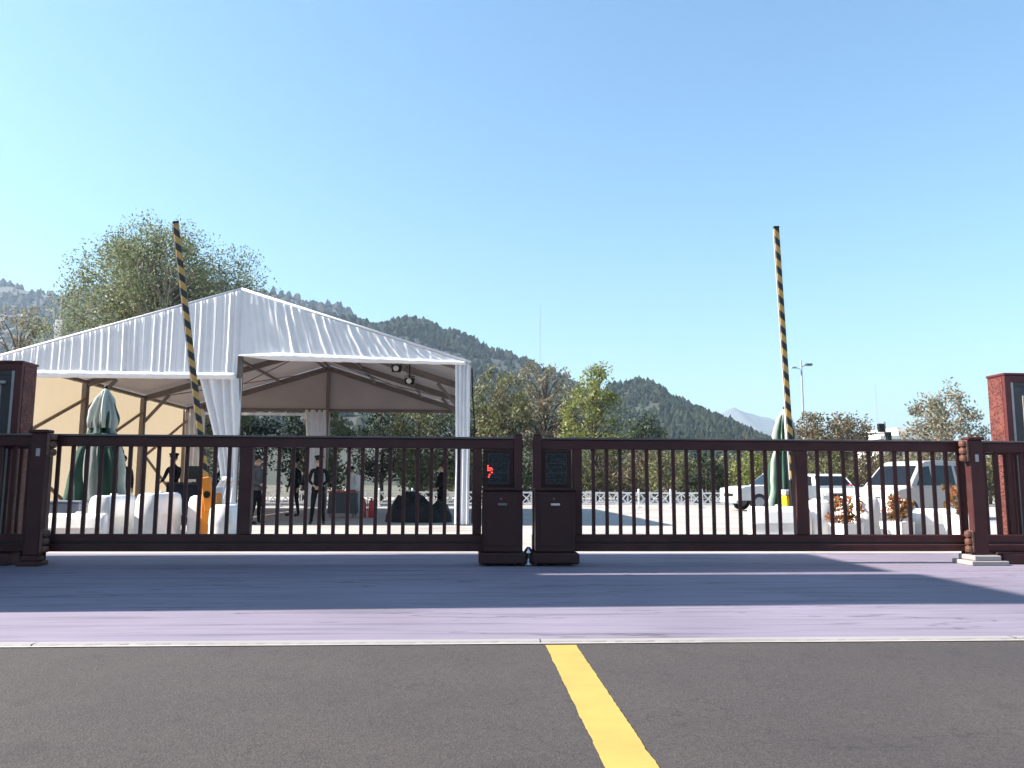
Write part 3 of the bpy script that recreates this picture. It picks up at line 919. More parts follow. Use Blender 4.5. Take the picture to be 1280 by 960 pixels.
# centre pole of the near gable with a tied curtain
MB().bar(T((TXC, TY[0] + 0.14, 0)), T((TXC, TY[0] + 0.14, RG - 0.2)), 0.14, 0.16).build('frame_post', 'alu', tent)


def curtain(name, xr, ztop, wt, ww, wb, tie, y, side=-1, n=60, zb=0.03, amp=1.0):
    """xr the fixed edge; width wt at the top, ww at the tie height, wb at the floor, growing to 'side'"""
    def cf(u, v):
        z = zb + (ztop - zb) * v
        if z > tie:
            t = (z - tie) / (ztop - tie)
            w = ww + (wt - ww) * (t ** 1.25)
        else:
            t = (tie - z) / (tie - zb)
            w = ww + (wb - ww) * (t ** 0.7)
        X = xr + side * w * u
        return T((X, y + amp * (0.05 * math.sin(u * 26 + 2 * nz(u * 3, v * 2)) + 0.03 * nz(u * 8, v * 1.5)) * (0.4 + w), z))
    return MB().sheet(n, 30, cf).build(name, 'drape', tent, smooth=True)


curtain('tied_curtain', TXC + 0.10, 3.72, 1.08, 0.40, 0.80, 1.10, TY[0] - 0.02)
MB().lathe([(0.14, 1.10), (0.155, 1.13), (0.155, 1.18), (0.14, 1.21)], 14, c=(-0.12, 0.0)).build('tie_band', 'drape', tent, smooth=True)
curtain('wrapped_curtain', TX1 + 0.02, EV - 0.02, 0.40, 0.36, 0.37, 1.5, TY[0] - 0.06, side=-1, n=36, amp=0.9)
curtain('wrapped_curtain', TX0 + 0.40, EV - 0.4, 0.38, 0.34, 0.36, 1.5, TY[0] - 0.06, side=-1, n=36, amp=0.9)
curtain('far_curtain', TXC + 0.10, EV - 0.05, 1.05, 0.80, 0.95, 1.0, TY[3] - 0.05, side=-1, n=50)
curtain('far_curtain', TX0 + 0.9, EV - 0.05, 0.85, 0.75, 0.85, 1.0, TY[3] - 0.08, side=-1, n=50)
MB().tube([T((TX0 + 0.85, TY[0] - 0.25, 0.05)), T((TX0 + 0.72, TY[0] - 0.22, 3.1))], 0.045, 8).build('guy_strap', 'blue', tent)
MB().tube([T((TX1 + 0.06, TY[0] - 0.02, EV - 0.1)), T((TX1 + 0.08, TY[0], 3.4)), T((TX1 + 0.14, TY[0], 2.6)), T((TX1 + 0.10, TY[0], 0.05))], 0.022, 6).build('corner_cable', 'black', tent)

# floodlights hung under the roof
for i, (X, Y, z, lb) in enumerate([(-2.02, 22.6, 4.28, 'small floodlight clamped under the tent roof, higher one of the pair'), (-1.72, 23.6, 4.05, 'small floodlight clamped under the tent roof, lower one of the pair')]):
    fl = thing('floodlight', lb, 'lamp', (X, Y, z), R(15))
    MB().box(-0.13, 0.13, -0.06, 0.06, -0.1, 0.1, b=0.015).build('housing', 'black', fl)
    MB().lathe([(0.0, 0), (0.075, 0.0), (0.08, 0.02), (0.04, 0.035)], 14).build('lens', 'lampglass', fl).matrix_local = Matrix.Translation((-0.03, -0.062, 0.0)) @ Matrix.Rotation(R(90), 4, 'X')
    MB().tube([(0, 0, 0.09), (0, 0, roofz(X) - z - 0.05)], 0.018, 6).build('hanger', 'black', fl)
    MB().tube([(-0.15, 0, 0), (-0.15, 0, 0.15), (0.15, 0, 0.15), (0.15, 0, 0)], 0.012, 6).build('yoke', 'black', fl)

# ================================================================== SLIDING GATE
GY = 11.0
bar_me = MB().box(-0.024, 0.024, -0.019, 0.019, 0.375, 1.545, b=0.004).mesh('baluster', 'gate')


def gate_leaf(label, x0, x1, posts, bars, box, flip, finial):
    g = thing('sliding_gate', label, 'gate', (box[0], GY, 0))
    ox = box[0]
    e0, e1 = x0 - ox, x1 - ox
    c = MB()
    c.box(e0, e1, -0.085, 0.085, 1.672, 1.70, b=0.006)
    c.build('top_cap', 'cap', g)
    MB().box(e0, e1, -0.06, 0.06, 1.54, 1.6715, b=0.008).build('top_rail', 'gate', g)
    MB().box(e0, e1, -0.055, 0.055, 0.285, 0.39, b=0.008).build('bottom_rail', 'gate', g)
    MB().box(e0, e1, -0.035, 0.035, 0.26, 0.2852).build('rail_groove', 'gate_dk', g)
    MB().box(e0, e1, -0.065, 0.065, 0.165, 0.26, b=0.010).build('track_beam', 'gate', g)
    for a, b in posts:
        MB().box(a - ox, b - ox, -0.068, 0.068, 0.39, 1.54, b=0.008).build('post', 'gate', g)
    for X in bars:
        link('baluster', bar_me, g, (X - ox, 0, 0))
    return g


def frange(a, b, s):
    out = []
    while a < b:
        out.append(a); a += s
    return out


SPB = 0.186
lp = [(-3.035, -2.865), (0.085, 0.205)]
lbars = frange(-2.865 + 0.155, 0.05, SPB) + [-3.035 - 0.15 - i * SPB for i in range(27)]
gl = gate_leaf('left leaf of the dark brown sliding gate, standing before the tent', -8.4, 0.765, lp, lbars, (0.48,), 1, True)
rp = [(1.452, 1.575), (4.555, 4.735)]
rbars = [1.575 + 0.165 + i * SPB for i in range(15)] + [4.735 + 0.165 + i * SPB for i in range(26)]
gr = gate_leaf('right leaf of the dark brown sliding gate, standing before the white planters', 0.895, 9.6, rp, rbars, (1.18,), -1, True)


def drive_box(g, ox, xa, xb, post, lit):
    """the motor housing built into the leading end of a leaf"""
    d = MB()
    a, b = xa - ox, xb - ox
    # tall end post with knob
    p0, p1 = post[0] - ox, post[1] - ox
    pm = MB().box(p0, p1, -0.09, 0.09, 0.05, 1.72, b=0.01)
    pm.box(p0 + 0.01, p1 - 0.01, -0.07, 0.07, 1.72, 1.755, b=0.012)
    pm.build('end_post', 'gate', g)
    # backing panel of the upper half
    u0, u1 = min(a, p0) + 0.0, max(b, p1)
    up0, up1 = (a + 0.01, p0 - 0.002) if p0 > a + 0.2 else (p1 + 0.002, b - 0.01)
    MB().box(up0, up1, -0.05, 0.07, 1.0, 1.535, b=0.006).build('upper_panel', 'box', g)
    # display window: raised frame, dark face, rows of small diodes
    c = (up0 + up1) / 2
    w2, z0, z1 = 0.172, 1.045, 1.515
    fr = MB()
    for q in ((c - w2, c - w2 + 0.022, z0, z1), (c + w2 - 0.022, c + w2, z0, z1), (c - w2 + 0.022, c + w2 - 0.022, z0, z0 + 0.022), (c - w2 + 0.022, c + w2 - 0.022, z1 - 0.022, z1)):
        fr.box(q[0], q[1], -0.072, -0.048, q[2], q[3], b=0.004)
    disp = fr.build('display', 'box', g)
    MB().box(c - w2 + 0.023, c + w2 - 0.023, -0.056, -0.0502, z0 + 0.023, z1 - 0.023).build('display_face', 'black', disp)
    dots = MB()
    rng = random.Random(int(ox * 100))
    for i in range(19):
        for j in range(28):
            if rng.random() < (0.9 if (i in (0, 18) or j in (0, 9, 10, 18, 27)) else 0.28):
                X = c - w2 + 0.034 + i * (2 * w2 - 0.068) / 18
                Z = z0 + 0.036 + j * (z1 - z0 - 0.072) / 27
                s_ = 0.0034
                dots.box(X - s_, X + s_, -0.0600, -0.0562, Z - s_, Z + s_)
    dots.build('diodes', 'led', disp)['kind'] = 'stuff'
    if lit:
        rd = MB()
        for X, Z in ((-0.150, 1.28), (-0.13, 1.28), (-0.10, 1.28), (-0.14, 1.25), (-0.115, 1.25), (-0.145, 1.31), (-0.09, 1.22), (-0.12, 1.19), (-0.13, 1.16), (-0.085, 1.26)):
            rd.box(c + X - 0.010, c + X + 0.010, -0.0625, -0.0565, Z - 0.009, Z + 0.009)
        rd.build('red_diodes', M['redled'], disp)['kind'] = 'stuff'
    # lower cabinet, ledge, lid and skirt
    MB().box(a, b, -0.36, 0.16, 0.175, 0.975, b=0.018).build('cabinet', 'box', g)
    MB().box(a - 0.012, b + 0.012, -0.372, 0.17, 0.977, 1.012, b=0.010).build('cabinet_lid', 'box', g)
    MB().box(a + 0.05, b - 0.05, -0.367, -0.3605, 0.26, 0.93, b=0.003).build('cabinet_door', 'box', g)
    h = MB()
    m_ = (a + b) / 2
    h.box(m_ - 0.065, m_ + 0.055, -0.376, -0.368, 0.785, 0.815, b=0.003)
    h.build('handle', 'chrome' if not lit else 'led', g)
    MB().add([(m_ - 0.04, -0.3685, 0.862), (m_ - 0.005, -0.3685, 0.862), (m_ - 0.0225, -0.3685, 0.893)], [(0, 1, 2)]).build('warning_mark', 'led', g)
    sk = MB().box(a - 0.045, b + 0.045, -0.40, 0.20, 0.03, 0.172, b=0.02)
    sk.build('skirt', 'box', g)
    for wx in (a + 0.08, b - 0.08):
        for wy in (-0.3, 0.1):
            w_ = MB().lathe([(0.02, -0.02), (0.055, -0.02), (0.06, 0.0), (0.055, 0.02), (0.02, 0.02)], 14).build('wheel', 'rubber', g)
            w_.matrix_local = Matrix.Translation((wx, wy, 0.06)) @ Matrix.Rotation(R(90), 4, 'Y')


m_red = bpy.data.materials.new('red_led')
m_red.use_nodes = True
pb = m_red.node_tree.nodes['Principled BSDF']
pb.inputs['Base Color'].default_value = (0.5, 0.02, 0.02, 1)
pb.inputs['Emission Color'].default_value = (1.0, 0.06, 0.04, 1)
pb.inputs['Emission Strength'].default_value = 0.9
M['redled'] = m_red
drive_box(gl, 0.48, 0.215, 0.745, (0.640, 0.757), True)
drive_box(gr, 1.18, 0.915, 1.445, (0.903, 1.020), False)
# bright little catch between the leaves near the floor
cat = thing('gate_catch', 'small pale metal gate catch on the ground between the drive boxes', 'catch', (0.83, 10.78, 0))
MB().lathe([(0.10, 0.0), (0.10, 0.03), (0.04, 0.05), (0.032, 0.10), (0.05, 0.13), (0.075, 0.16), (0.05, 0.20), (0.02, 0.24)], 12).build('stop_block', 'chrome', cat, smooth=True)

# ------------------------------------------------------------------ guide posts with rollers
def guide_post(label, X, s, plm='edge'):
    g = thing('guide_post', label, 'post', (X, 10.82, 0))
    MB().box(-0.10, 0.10, -0.06, 0.06, 0.13, 1.70, b=0.012).build('shaft', 'gate', g)
    MB().box(-0.125, 0.125, -0.085, 0.085, 1.70, 1.745, b=0.012).build('cap', 'gate', g)
    q = 1.0 if plm == 'edge' else 0.55
    MB().box(-0.26 * q, 0.26 * q, -0.22 * q, 0.24 * q, 0.0, 0.06, b=0.008).build('plinth', plm, g)
    MB().box(-0.19 * q, 0.19 * q, -0.17 * q, 0.2 * q, 0.06, 0.13, b=0.012).build('plinth_top', plm, g)
    for z0, nm in ((1.40, 'roller_bracket'), (0.16, 'roller_bracket')):
        mb = MB()
        mb.box(-0.145 * 1, -0.10, -0.07, 0.07, z0, z0 + 0.30, b=0.012)
        for q in (0.05, 0.15, 0.25):
            mb.lathe([(0.02, z0 + q - 0.045), (0.045, z0 + q - 0.035), (0.05, z0 + q), (0.045, z0 + q + 0.035), (0.02, z0 + q + 0.045)], 12, c=(-0.165, -0.02))
        o = mb.build(nm, 'bracket', g, smooth=False)
        if s < 0:
            o.scale.x = -1
    MB().box(-0.02, 0.03, -0.064, -0.0605, 1.40, 1.50).build('tag_plate', 'trim', g)
    return g


guide_post('brown guide post with rollers on a pale plinth, beside the sunlit carved pier', 7.06, 1)
guide_post('brown guide post with rollers, beside the shaded carved pier', -5.57, -1, 'gate')

# fixed railing behind the gate tails
rail_me = MB().box(-0.022, 0.022, -0.018, 0.018, 0.20, 1.52, b=0.004).mesh('baluster', 'gate')
for lb, xa, xb in (('short fixed brown railing before the sunlit pier', 7.20, 9.7), ('short fixed brown railing before the shaded pier', -8.6, -5.72)):
    fx = thing('railing', lb, 'railing', ((xa + xb) / 2, 11.42, 0))
    o_ = (xa + xb) / 2
    MB().box(xa - o_, xb - o_, -0.05, 0.05, 1.52, 1.62, b=0.008).build('top_rail', 'gate', fx)
    MB().box(xa - o_, xb - o_, -0.05, 0.05, 0.02, 0.20, b=0.008).build('bottom_rail', 'gate', fx)
    for X in frange(xa + 0.08, xb - 0.05, 0.16):
        link('baluster', rail_me, fx, (X - o_, 0, 0))
    for X in (xa - o_ + 0.04, xb - o_ - 0.04):
        MB().box(X - 0.04, X + 0.04, -0.045, 0.045, 0.0, 1.519).build('post', 'gate', fx)
# low base casing along the tail of each leaf
for lb, xa, xb in (('low brown casing on the ground beside the sunlit guide post', 7.36, 9.7), ('low brown casing on the ground beside the shaded guide post', -8.6, -5.86)):
    o = MB().box((xa - xb) / 2, (xb - xa) / 2, -0.16, 0.16, 0.0, 0.15, b=0.015).build('track_casing', 'gate')
    o.location = ((xa + xb) / 2, 10.93, 0)
    tag(o, lb, 'casing')

# ------------------------------------------------------------------ carved piers
def pier(label, X, s):
    """s=+1: pier runs to +x from X"""
    p = thing('carved_pier', label, 'pier', (X + s * 0.9, 11.62, 0))
    a, b = (0, 1.8) if s > 0 else (-1.8, 0)
    def L(x0, x1):
        x0, x1 = X + s * x0, X + s * x1
        c = X + s * 0.9
        return tuple(sorted((x0 - c, x1 - c)))
    H = 2.77
    MB().box(*L(0.006, 1.8), 0.05, 0.40, 0, H - 0.03).build('body', 'red', p)
    MB().box(*L(-0.012, 1.82), -0.012, 0.412, H - 0.03, H + 0.005, b=0.006).build('coping', 'red', p)
    MB().box(*L(-0.004, 0.012), 0.06, 0.39, 0.06, H - 0.06, b=0.004).build('carved_panel', 'carved', p)
    MB().box(*L(0.0, 0.10), -0.002, 0.05, 0, H - 0.032, b=0.006).build('stile', 'red', p)
    MB().box(*L(0.10, 1.8), -0.002, 0.05, H - 0.14, H - 0.032, b=0.006).build('top_band', 'red', p)
    MB().box(*L(0.10, 0.135), 0.0, 0.05, 0, H - 0.141).build('pale_trim', 'trim', p)
    MB().box(*L(0.135, 1.8), 0.0, 0.05, H - 0.19, H - 0.1415).build('pale_trim', 'panel', p)
    MB().box(*L(0.136, 1.8), 0.012, 0.0495, 0, H - 0.191).build('panel', 'panel', p)
    # inner glazed case
    MB().box(*L(0.27, 0.30), -0.004, 0.0115, 0.3, H - 0.34).build('case_frame', 'trim', p)
    MB().box(*L(0.30, 1.8), -0.004, 0.0115, H - 0.37, H - 0.34).build('case_frame', 'trim', p)
    MB().box(*L(0.301, 1.8), 0.004, 0.0117, 0.3, H - 0.371).build('glass', 'glassdk', p)
    return p


pl_ = pier('shaded dark red carved pier with glazed panel, left of the tent', -6.315, -1)
pr_ = pier('sunlit red carved pier with pale trimmed panel, beside the pale tree', 8.14, 1)
# a pale tube lamp across the shaded pier's glass
tl = MB().tube([(-0.42, 0, 0), (0.42, 0, 0)], 0.022, 10).build('tube_lamp', 'trim', smooth=True)
tl.location = (-6.93, 11.58, 2.46)
tag(tl, 'pale tube lamp across the glass of the shaded pier', 'lamp')

# ------------------------------------------------------------------ gatehouse beside the apron (off to the left, throws the long shade)
gh = thing('gatehouse', 'tall plastered gatehouse standing left of the gate', 'building', (-11.3, 9.42, 0))
A = SUN_EL
MB().box(-3.0, 3.0, -2.55, 2.55, 0, 7.15).build('lower_wall', 'plaster', gh)
MB().box(-3.0, 3.0, -2.55, -0.20, 7.15, 10.55).build('upper_block', 'plaster', gh)
MB().box(-3.0, 3.0, 0.06, 2.55, 7.15, 10.40).build('upper_block', 'plaster', gh)
MB().box(-3.1, 3.04, -2.6, -0.19, 10.55, 10.75).build('roof_slab', 'tile', gh)
MB().box(-3.1, 3.04, 0.05, 2.6, 10.40, 10.60).build('roof_slab', 'tile', gh)
for zz in (1.2, 4.4):
    for yy in (-1.9, -0.5, 0.9):
        w_ = MB().box(3.002, 3.05, yy, yy + 0.9, zz, zz + 1.5).build('window', 'trim', gh)
        MB().box(3.051, 3.056, yy + 0.07, yy + 0.83, zz + 0.07, zz + 1.43).build('pane', 'glassdk', w_)

# ================================================================== BARRIERS
def boom(label, base, top, cabm, width, lab2):
    b = thing('boom_barrier', label, 'barrier', (base[0], base[1], 0))
    h = 0.98
    w2 = width / 2
    MB().box(-w2, w2, -0.17, 0.17, 0.04, h - 0.1, b=0.02).build('cabinet', cabm, b)
    MB().box(-w2 - 0.03, w2 + 0.03, -0.20, 0.20, 0.0, 0.04).build('base_plate', 'greycab', b)
    MB().box(-w2 - 0.008, w2 + 0.008, -0.178, 0.178, h - 0.1, h, b=0.015).build('cabinet_top', 'greycab', b)
    MB().box(-w2 + 0.03, w2 - 0.03, -0.176, -0.1705, 0.14, 0.80).build('cabinet_door', cabm, b)
    # arm pivots on the camera side of the cabinet
    pv = Vector((0.0, -0.24, 0.86))
    tp = Vector((top[0] - base[0], -0.24, top[2]))
    d = (tp - pv)
    L = d.length
    lean = math.atan2(d.x, d.z)
    MB().tube([(0, -0.17, 0.86), (0, -0.30, 0.86)], 0.06, 12).build('pivot', 'black', b)
    arm = MB().box(-0.048, 0.048, -0.022, 0.022, 0.16, L, b=0.008).build('arm', 'stripe', b)
    arm.location = pv
    arm.rotation_euler = (0, lean, 0)
    MB().box(-0.050, 0.050, -0.024, 0.024, L, L + 0.035).build('arm_cap', 'black', arm)
    MB().box(-0.064, -0.0485, -0.015, 0.015, 0.3, L - 0.02).build('lit_edge_strip', 'trim', arm)  # pale strip added to paint the arm's sunlit left edge
    cl = MB().box(-0.075, 0.075, -0.05, 0.05, -0.28, 0.30, b=0.012).build('arm_clamp', 'orange' if cabm == 'orange' else 'black', b)
    cl.location = pv
    cl.rotation_euler = (0, lean, 0)
    return b


boom('raised striped boom barrier with orange cabinet, leaning across the tent front', (-4.44, 14.4), (-5.24, 14.2, 5.66), 'orange', 0.26, '')
boom('raised striped boom barrier with yellow cabinet, beside the green and white parasol', (5.86, 14.4), (5.72, 14.2, 5.82), 'yellowcab', 0.26, '')

# ------------------------------------------------------------------ closed parasols
def parasol(label, loc, rz, seed):
    p = thing('parasol', label, 'parasol', loc, rz, 'closed green and white parasols')
    MB().lathe([(0.26, 0.0), (0.26, 0.06), (0.06, 0.09), (0.05, 0.30)], 20).build('base', 'greycab', p, smooth=True)
    MB().tube([(0, 0, 0.1), (0, 0, 2.6)], 0.024, 10).build('pole', 'trim', p)
    prof = [(0.30, 0.42), (0.38, 0.52), (0.37, 0.75), (0.34, 1.0), (0.33, 1.3), (0.29, 1.6), (0.21, 1.85), (0.17, 2.0), (0.19, 2.12), (0.18, 2.25), (0.13, 2.45), (0.08, 2.6), (0.03, 2.66)]
    n = 96
    # panel = angular sector; alternately pale and green
    for mi, nm in ((0, 'green_panel'), (1, 'pale_panel')):
        mb = MB()
        for k in range(8):
            if k % 2 != mi:
                continue
            t0, t1 = (2 * PI * (k - (0.30 if k % 2 == 0 else 0)) / 8), (2 * PI * (k + 1 - (0.30 if k % 2 else 0)) / 8)
            def fn(u, v, t0=t0, t1=t1, k=k):
                t = t0 + (t1 - t0) * u
                f = v * (len(prof) - 1)
                i = min(int(f), len(prof) - 2)
                r = prof[i][0] + (prof[i + 1][0] - prof[i][0]) * (f - i)
                z = prof[i][1] + (prof[i + 1][1] - prof[i][1]) * (f - i)
                if v == 0:
                    z += 0.10 * nz(t * 2, seed)
                r *= 1 + 0.34 * math.sin(11 * t + 1.6 * math.sin(2.3 * v + seed + k) + 0.6 * seed) + 0.35 * nz(t * 1.3, v * 3.4, seed) + 0.10 * nz(t * 7, v * 9, seed)
                tw = t + 0.5 * (1 - v) * nz(v * 2, seed)
                return (r * math.cos(tw), r * math.sin(tw), z)
            mb.sheet(12, 40, fn)
        mb.build(nm, 'fgreen' if mi == 0 else 'fwhite', p, smooth=True)
    # drooping vent cap
    def vf(t, z):
        return 1 + (0.34 * math.sin(4 * t + seed) + 0.28 * math.sin(9 * t + 2 * z) + 0.3 * nz(t * 1.5, z * 4, seed)) * (1 if z < 2.6 else 0.3)
    MB().lathe([(0.17, 2.02), (0.185, 2.16), (0.165, 2.34), (0.11, 2.55), (0.05, 2.70), (0.02, 2.74)], 96, fold=vf).build('vent_cap', 'fwhite', p, smooth=True)
    MB().lathe([(0.0, 2.72), (0.03, 2.74), (0.03, 2.78), (0.0, 2.80)], 12).build('finial', 'black', p, smooth=True)
    MB().lathe([(0.245, 1.83), (0.26, 1.86), (0.26, 1.89), (0.245, 1.92)], 40, fold=lambda t, z: 1 + 0.1 * math.sin(8 * t)).build('tie_strap', 'fgreen', p, smooth=True)
    return p


parasol('closed green and white parasol before the beige tent wall', (-6.50, 14.7, 0), 0.4, 1.3)
pp = parasol('closed green and white parasol behind the yellow boom cabinet', (6.12, 15.1, 0), 2.0, 4.1)
pp.scale = (0.80, 0.80, 0.92)

# ------------------------------------------------------------------ white water-filled barriers
def jersey_mesh(L, W, H, seed):
    mb = MB()
    sec = [(-0.5, 0.0), (-0.5, 0.14), (-0.47, 0.17), (-0.40, 0.28), (-0.39, 0.55), (-0.42, 0.58), (-0.40, 0.62), (-0.385, 0.86), (-0.33, 0.96), (-0.20, 1.0),
           (0.20, 1.0), (0.33, 0.96), (0.385, 0.86), (0.40, 0.62), (0.42, 0.58), (0.39, 0.55), (0.40, 0.28), (0.47, 0.17), (0.5, 0.14), (0.5, 0.0)]
    ys = [(-0.5, 0.90), (-0.485, 0.97), (-0.46, 1.0), (-0.2, 0.985), (0.2, 0.985), (0.46, 1.0), (0.485, 0.97), (0.5, 0.90)]
    n = len(sec)
    for yy, s in ys:
        for x, z in sec:
            mb.v.append((x * W * s, yy * L, z * H * (1 if z < 0.5 else (0.5 + 0.5 * s))))
    for j in range(len(ys) - 1):
        for i in range(n - 1):
            mb.f.append((j * n + i, j * n + i + 1, (j + 1) * n + i + 1, (j + 1) * n + i)); mb.m.append(0)
    mb.f.append(tuple(range(n))[::-1]); mb.m.append(0)
    o = (len(ys) - 1) * n
    mb.f.append(tuple(range(o, o + n))); mb.m.append(0)
    return mb


def jersey(label, loc, rz, L=0.9, W=0.46, H=0.86, group=None):
    t = thing('road_barrier', label, 'barrier', loc, rz, group)
    jersey_mesh(L, W, H, 1).build('shell', 'jersey', t, smooth=True)
    MB().lathe([(0.06, H - 0.004), (0.065, H + 0.012), (0.05, H + 0.025), (0.01, H + 0.027)], 14).build('filler_cap', 'jersey', t, smooth=True)
    MB().box(-0.05, 0.05, -L / 2 - 0.004, -L / 2 + 0.05, 0.06, 0.14, b=0.01).build('drain_plug', 'greycab', t)
    return t


jl = [(-5.94, 14.0, 0.02, 0.85, 'white plastic road barrier beside the dark parasol base'), (-5.22, 14.1, -0.03, 0.89, 'white plastic road barrier between parasol and orange boom cabinet, tallest'),
      (-4.68, 14.9, 0.05, 0.84, 'white plastic road barrier just beside the orange boom cabinet'), (-4.05, 14.2, -0.05, 0.70, 'low white plastic road barrier before the tied curtain')]
for X, Y, a, H, lb in jl:
    jersey(lb, (X, Y, 0), a, L=1.1, W=0.46, H=H)
jersey('white plastic road barrier lying low beside the blue-grey box', (-6.25, 13.5, 0), R(88), L=0.95, W=0.5, H=0.56)
bb = thing('cable_cabinet', 'blue-grey box cabinet behind the shaded guide post', 'cabinet', (-6.75, 14.2, 0))
MB().box(-0.26, 0.26, -0.2, 0.2, 0.05, 0.72, b=0.02).build('body', 'bluegrey', bb)
MB().box(-0.28, 0.28, -0.22, 0.22, 0.72, 0.75, b=0.01).build('lid', 'bluegrey', bb)
MB().box(-0.28, 0.28, -0.22, 0.22, 0.0, 0.05).build('base', 'greycab', bb)

jr = [(5.39, 13.7, R(90), 0.70, 1.0, 'white plastic road barrier before the white pickup'), (6.14, 13.9, 0.0, 0.80, 0.6, 'white plastic road barrier beside the yellow boom cabinet'),
      (6.99, 14.1, 0.04, 0.86, 0.9, 'tall white plastic road barrier between two orange plants'), (7.62, 14.2, -0.03, 0.82, 0.9, 'white plastic road barrier before the van windscreen'),
      (8.6, 14.0, R(90), 0.66, 1.15, 'low white plastic road barrier nearest the sunlit guide post')]
for X, Y, a, H, L, lb in jr:
    jersey(lb, (X, Y, 0), a, L=L, W=0.46, H=H)


def planter(label, loc, H, W, ph, seed):
    t = thing('planter', label, 'planter', loc, 0.1 * seed, 'white planters with orange plants')
    mb = MB()
    w = W / 2
    mb.add([(-w * .85, -w * .85, 0), (w * .85, -w * .85, 0), (w * .85, w * .85, 0), (-w * .85, w * .85, 0), (-w, -w, H), (w, -w, H), (w, w, H), (-w, w, H),
            (-w + .04, -w + .04, H), (w - .04, -w + .04, H), (w - .04, w - .04, H), (-w + .04, w - .04, H), (-w + .04, -w + .04, H - .06), (w - .04, -w + .04, H - .06), (w - .04, w - .04, H - .06), (-w + .04, w - .04, H - .06)],
           [(3, 2, 1, 0), (0, 1, 5, 4), (1, 2, 6, 5), (2, 3, 7, 6), (3, 0, 4, 7), (4, 5, 9, 8), (5, 6, 10, 9), (6, 7, 11, 10), (7, 4, 8, 11), (8, 9, 13, 12), (9, 10, 14, 13), (10, 11, 15, 14), (11, 8, 12, 15)])
    mb.build('tub', 'jersey', t)
    MB().box(-w + .041, w - .041, -w + .041, w - .041, H - .10, H - .058).build('earth', 'soil', t)
    rng = np.random.default_rng(seed)
    n = 26
    cs = np.stack([rng.normal(0, w * 0.55, n), rng.normal(0, w * 0.55, n), H + rng.uniform(0.02, ph, n)], 1)
    v, f = leaves(rng, cs, np.full(n, 0.05), 26, 0.075)
    link('foliage', mesh_np('foliage', v, f, 'leaf_orange'), t)
    st = MB()
    for c in cs[:14]:
        st.tube([(c[0] * 0.2, c[1] * 0.2, H - 0.07), tuple(c)], [0.006, 0.004], 4)
    st.build('stems', 'wood', t)
    return t


planter('white planter with a dark reddish plant, beside the yellow boom cabinet', (6.46, 13.5, 0), 0.42, 0.42, 0.42, 3)
planter('white planter with bright orange plant before the van bonnet', (7.32, 13.4, 0), 0.46, 0.40, 0.40, 5)
planter('white planter with tall orange and yellow plant beside the sunlit guide post', (8.33, 13.2, 0), 0.58, 0.44, 0.48, 7)

# ------------------------------------------------------------------ low white fence across the back
fence_post = MB().box(-0.04, 0.04, -0.04, 0.04, 0, 0.74, b=0.008)
fence_post.lathe([(0.02, 0.74), (0.05, 0.77), (0.035, 0.81), (0.0, 0.85)], 8)
fence_post.box(-0.10, 0.10, -0.14, 0.14, 0.0, 0.05)
fp_me = fence_post.mesh('post', 'fence')
fb = MB()
PW = 1.45
for z in (0.14, 0.62):
    fb.box(0.04, PW - 0.04, -0.03, 0.03, z, z + 0.07)
for i in range(3):
    xa = 0.04 + i * (PW - 0.08) / 3
    xb = xa + (PW - 0.08) / 3
    if i < 2:
        fb.box(xb - 0.03, xb + 0.03, -0.018, 0.018, 0.19, 0.62)
    fb.bar((xa + 0.03, -0.006, 0.19), (xb - 0.03, -0.006, 0.62), 0.05, 0.045)
    fb.bar((xa + 0.03, 0.006, 0.62), (xb - 0.03, 0.006, 0.19), 0.05, 0.045)
fb_me = fb.mesh('panel', 'fence')
fnc = thing('lattice_fence', 'low white lattice fence running across the back before the shrubs', 'fence', (-14, 36.0, 0))
for i in range(23):
    link('post', fp_me, fnc, (i * PW, 0, 0))
    link('panel', fb_me, fnc, (i * PW, 0, 0))

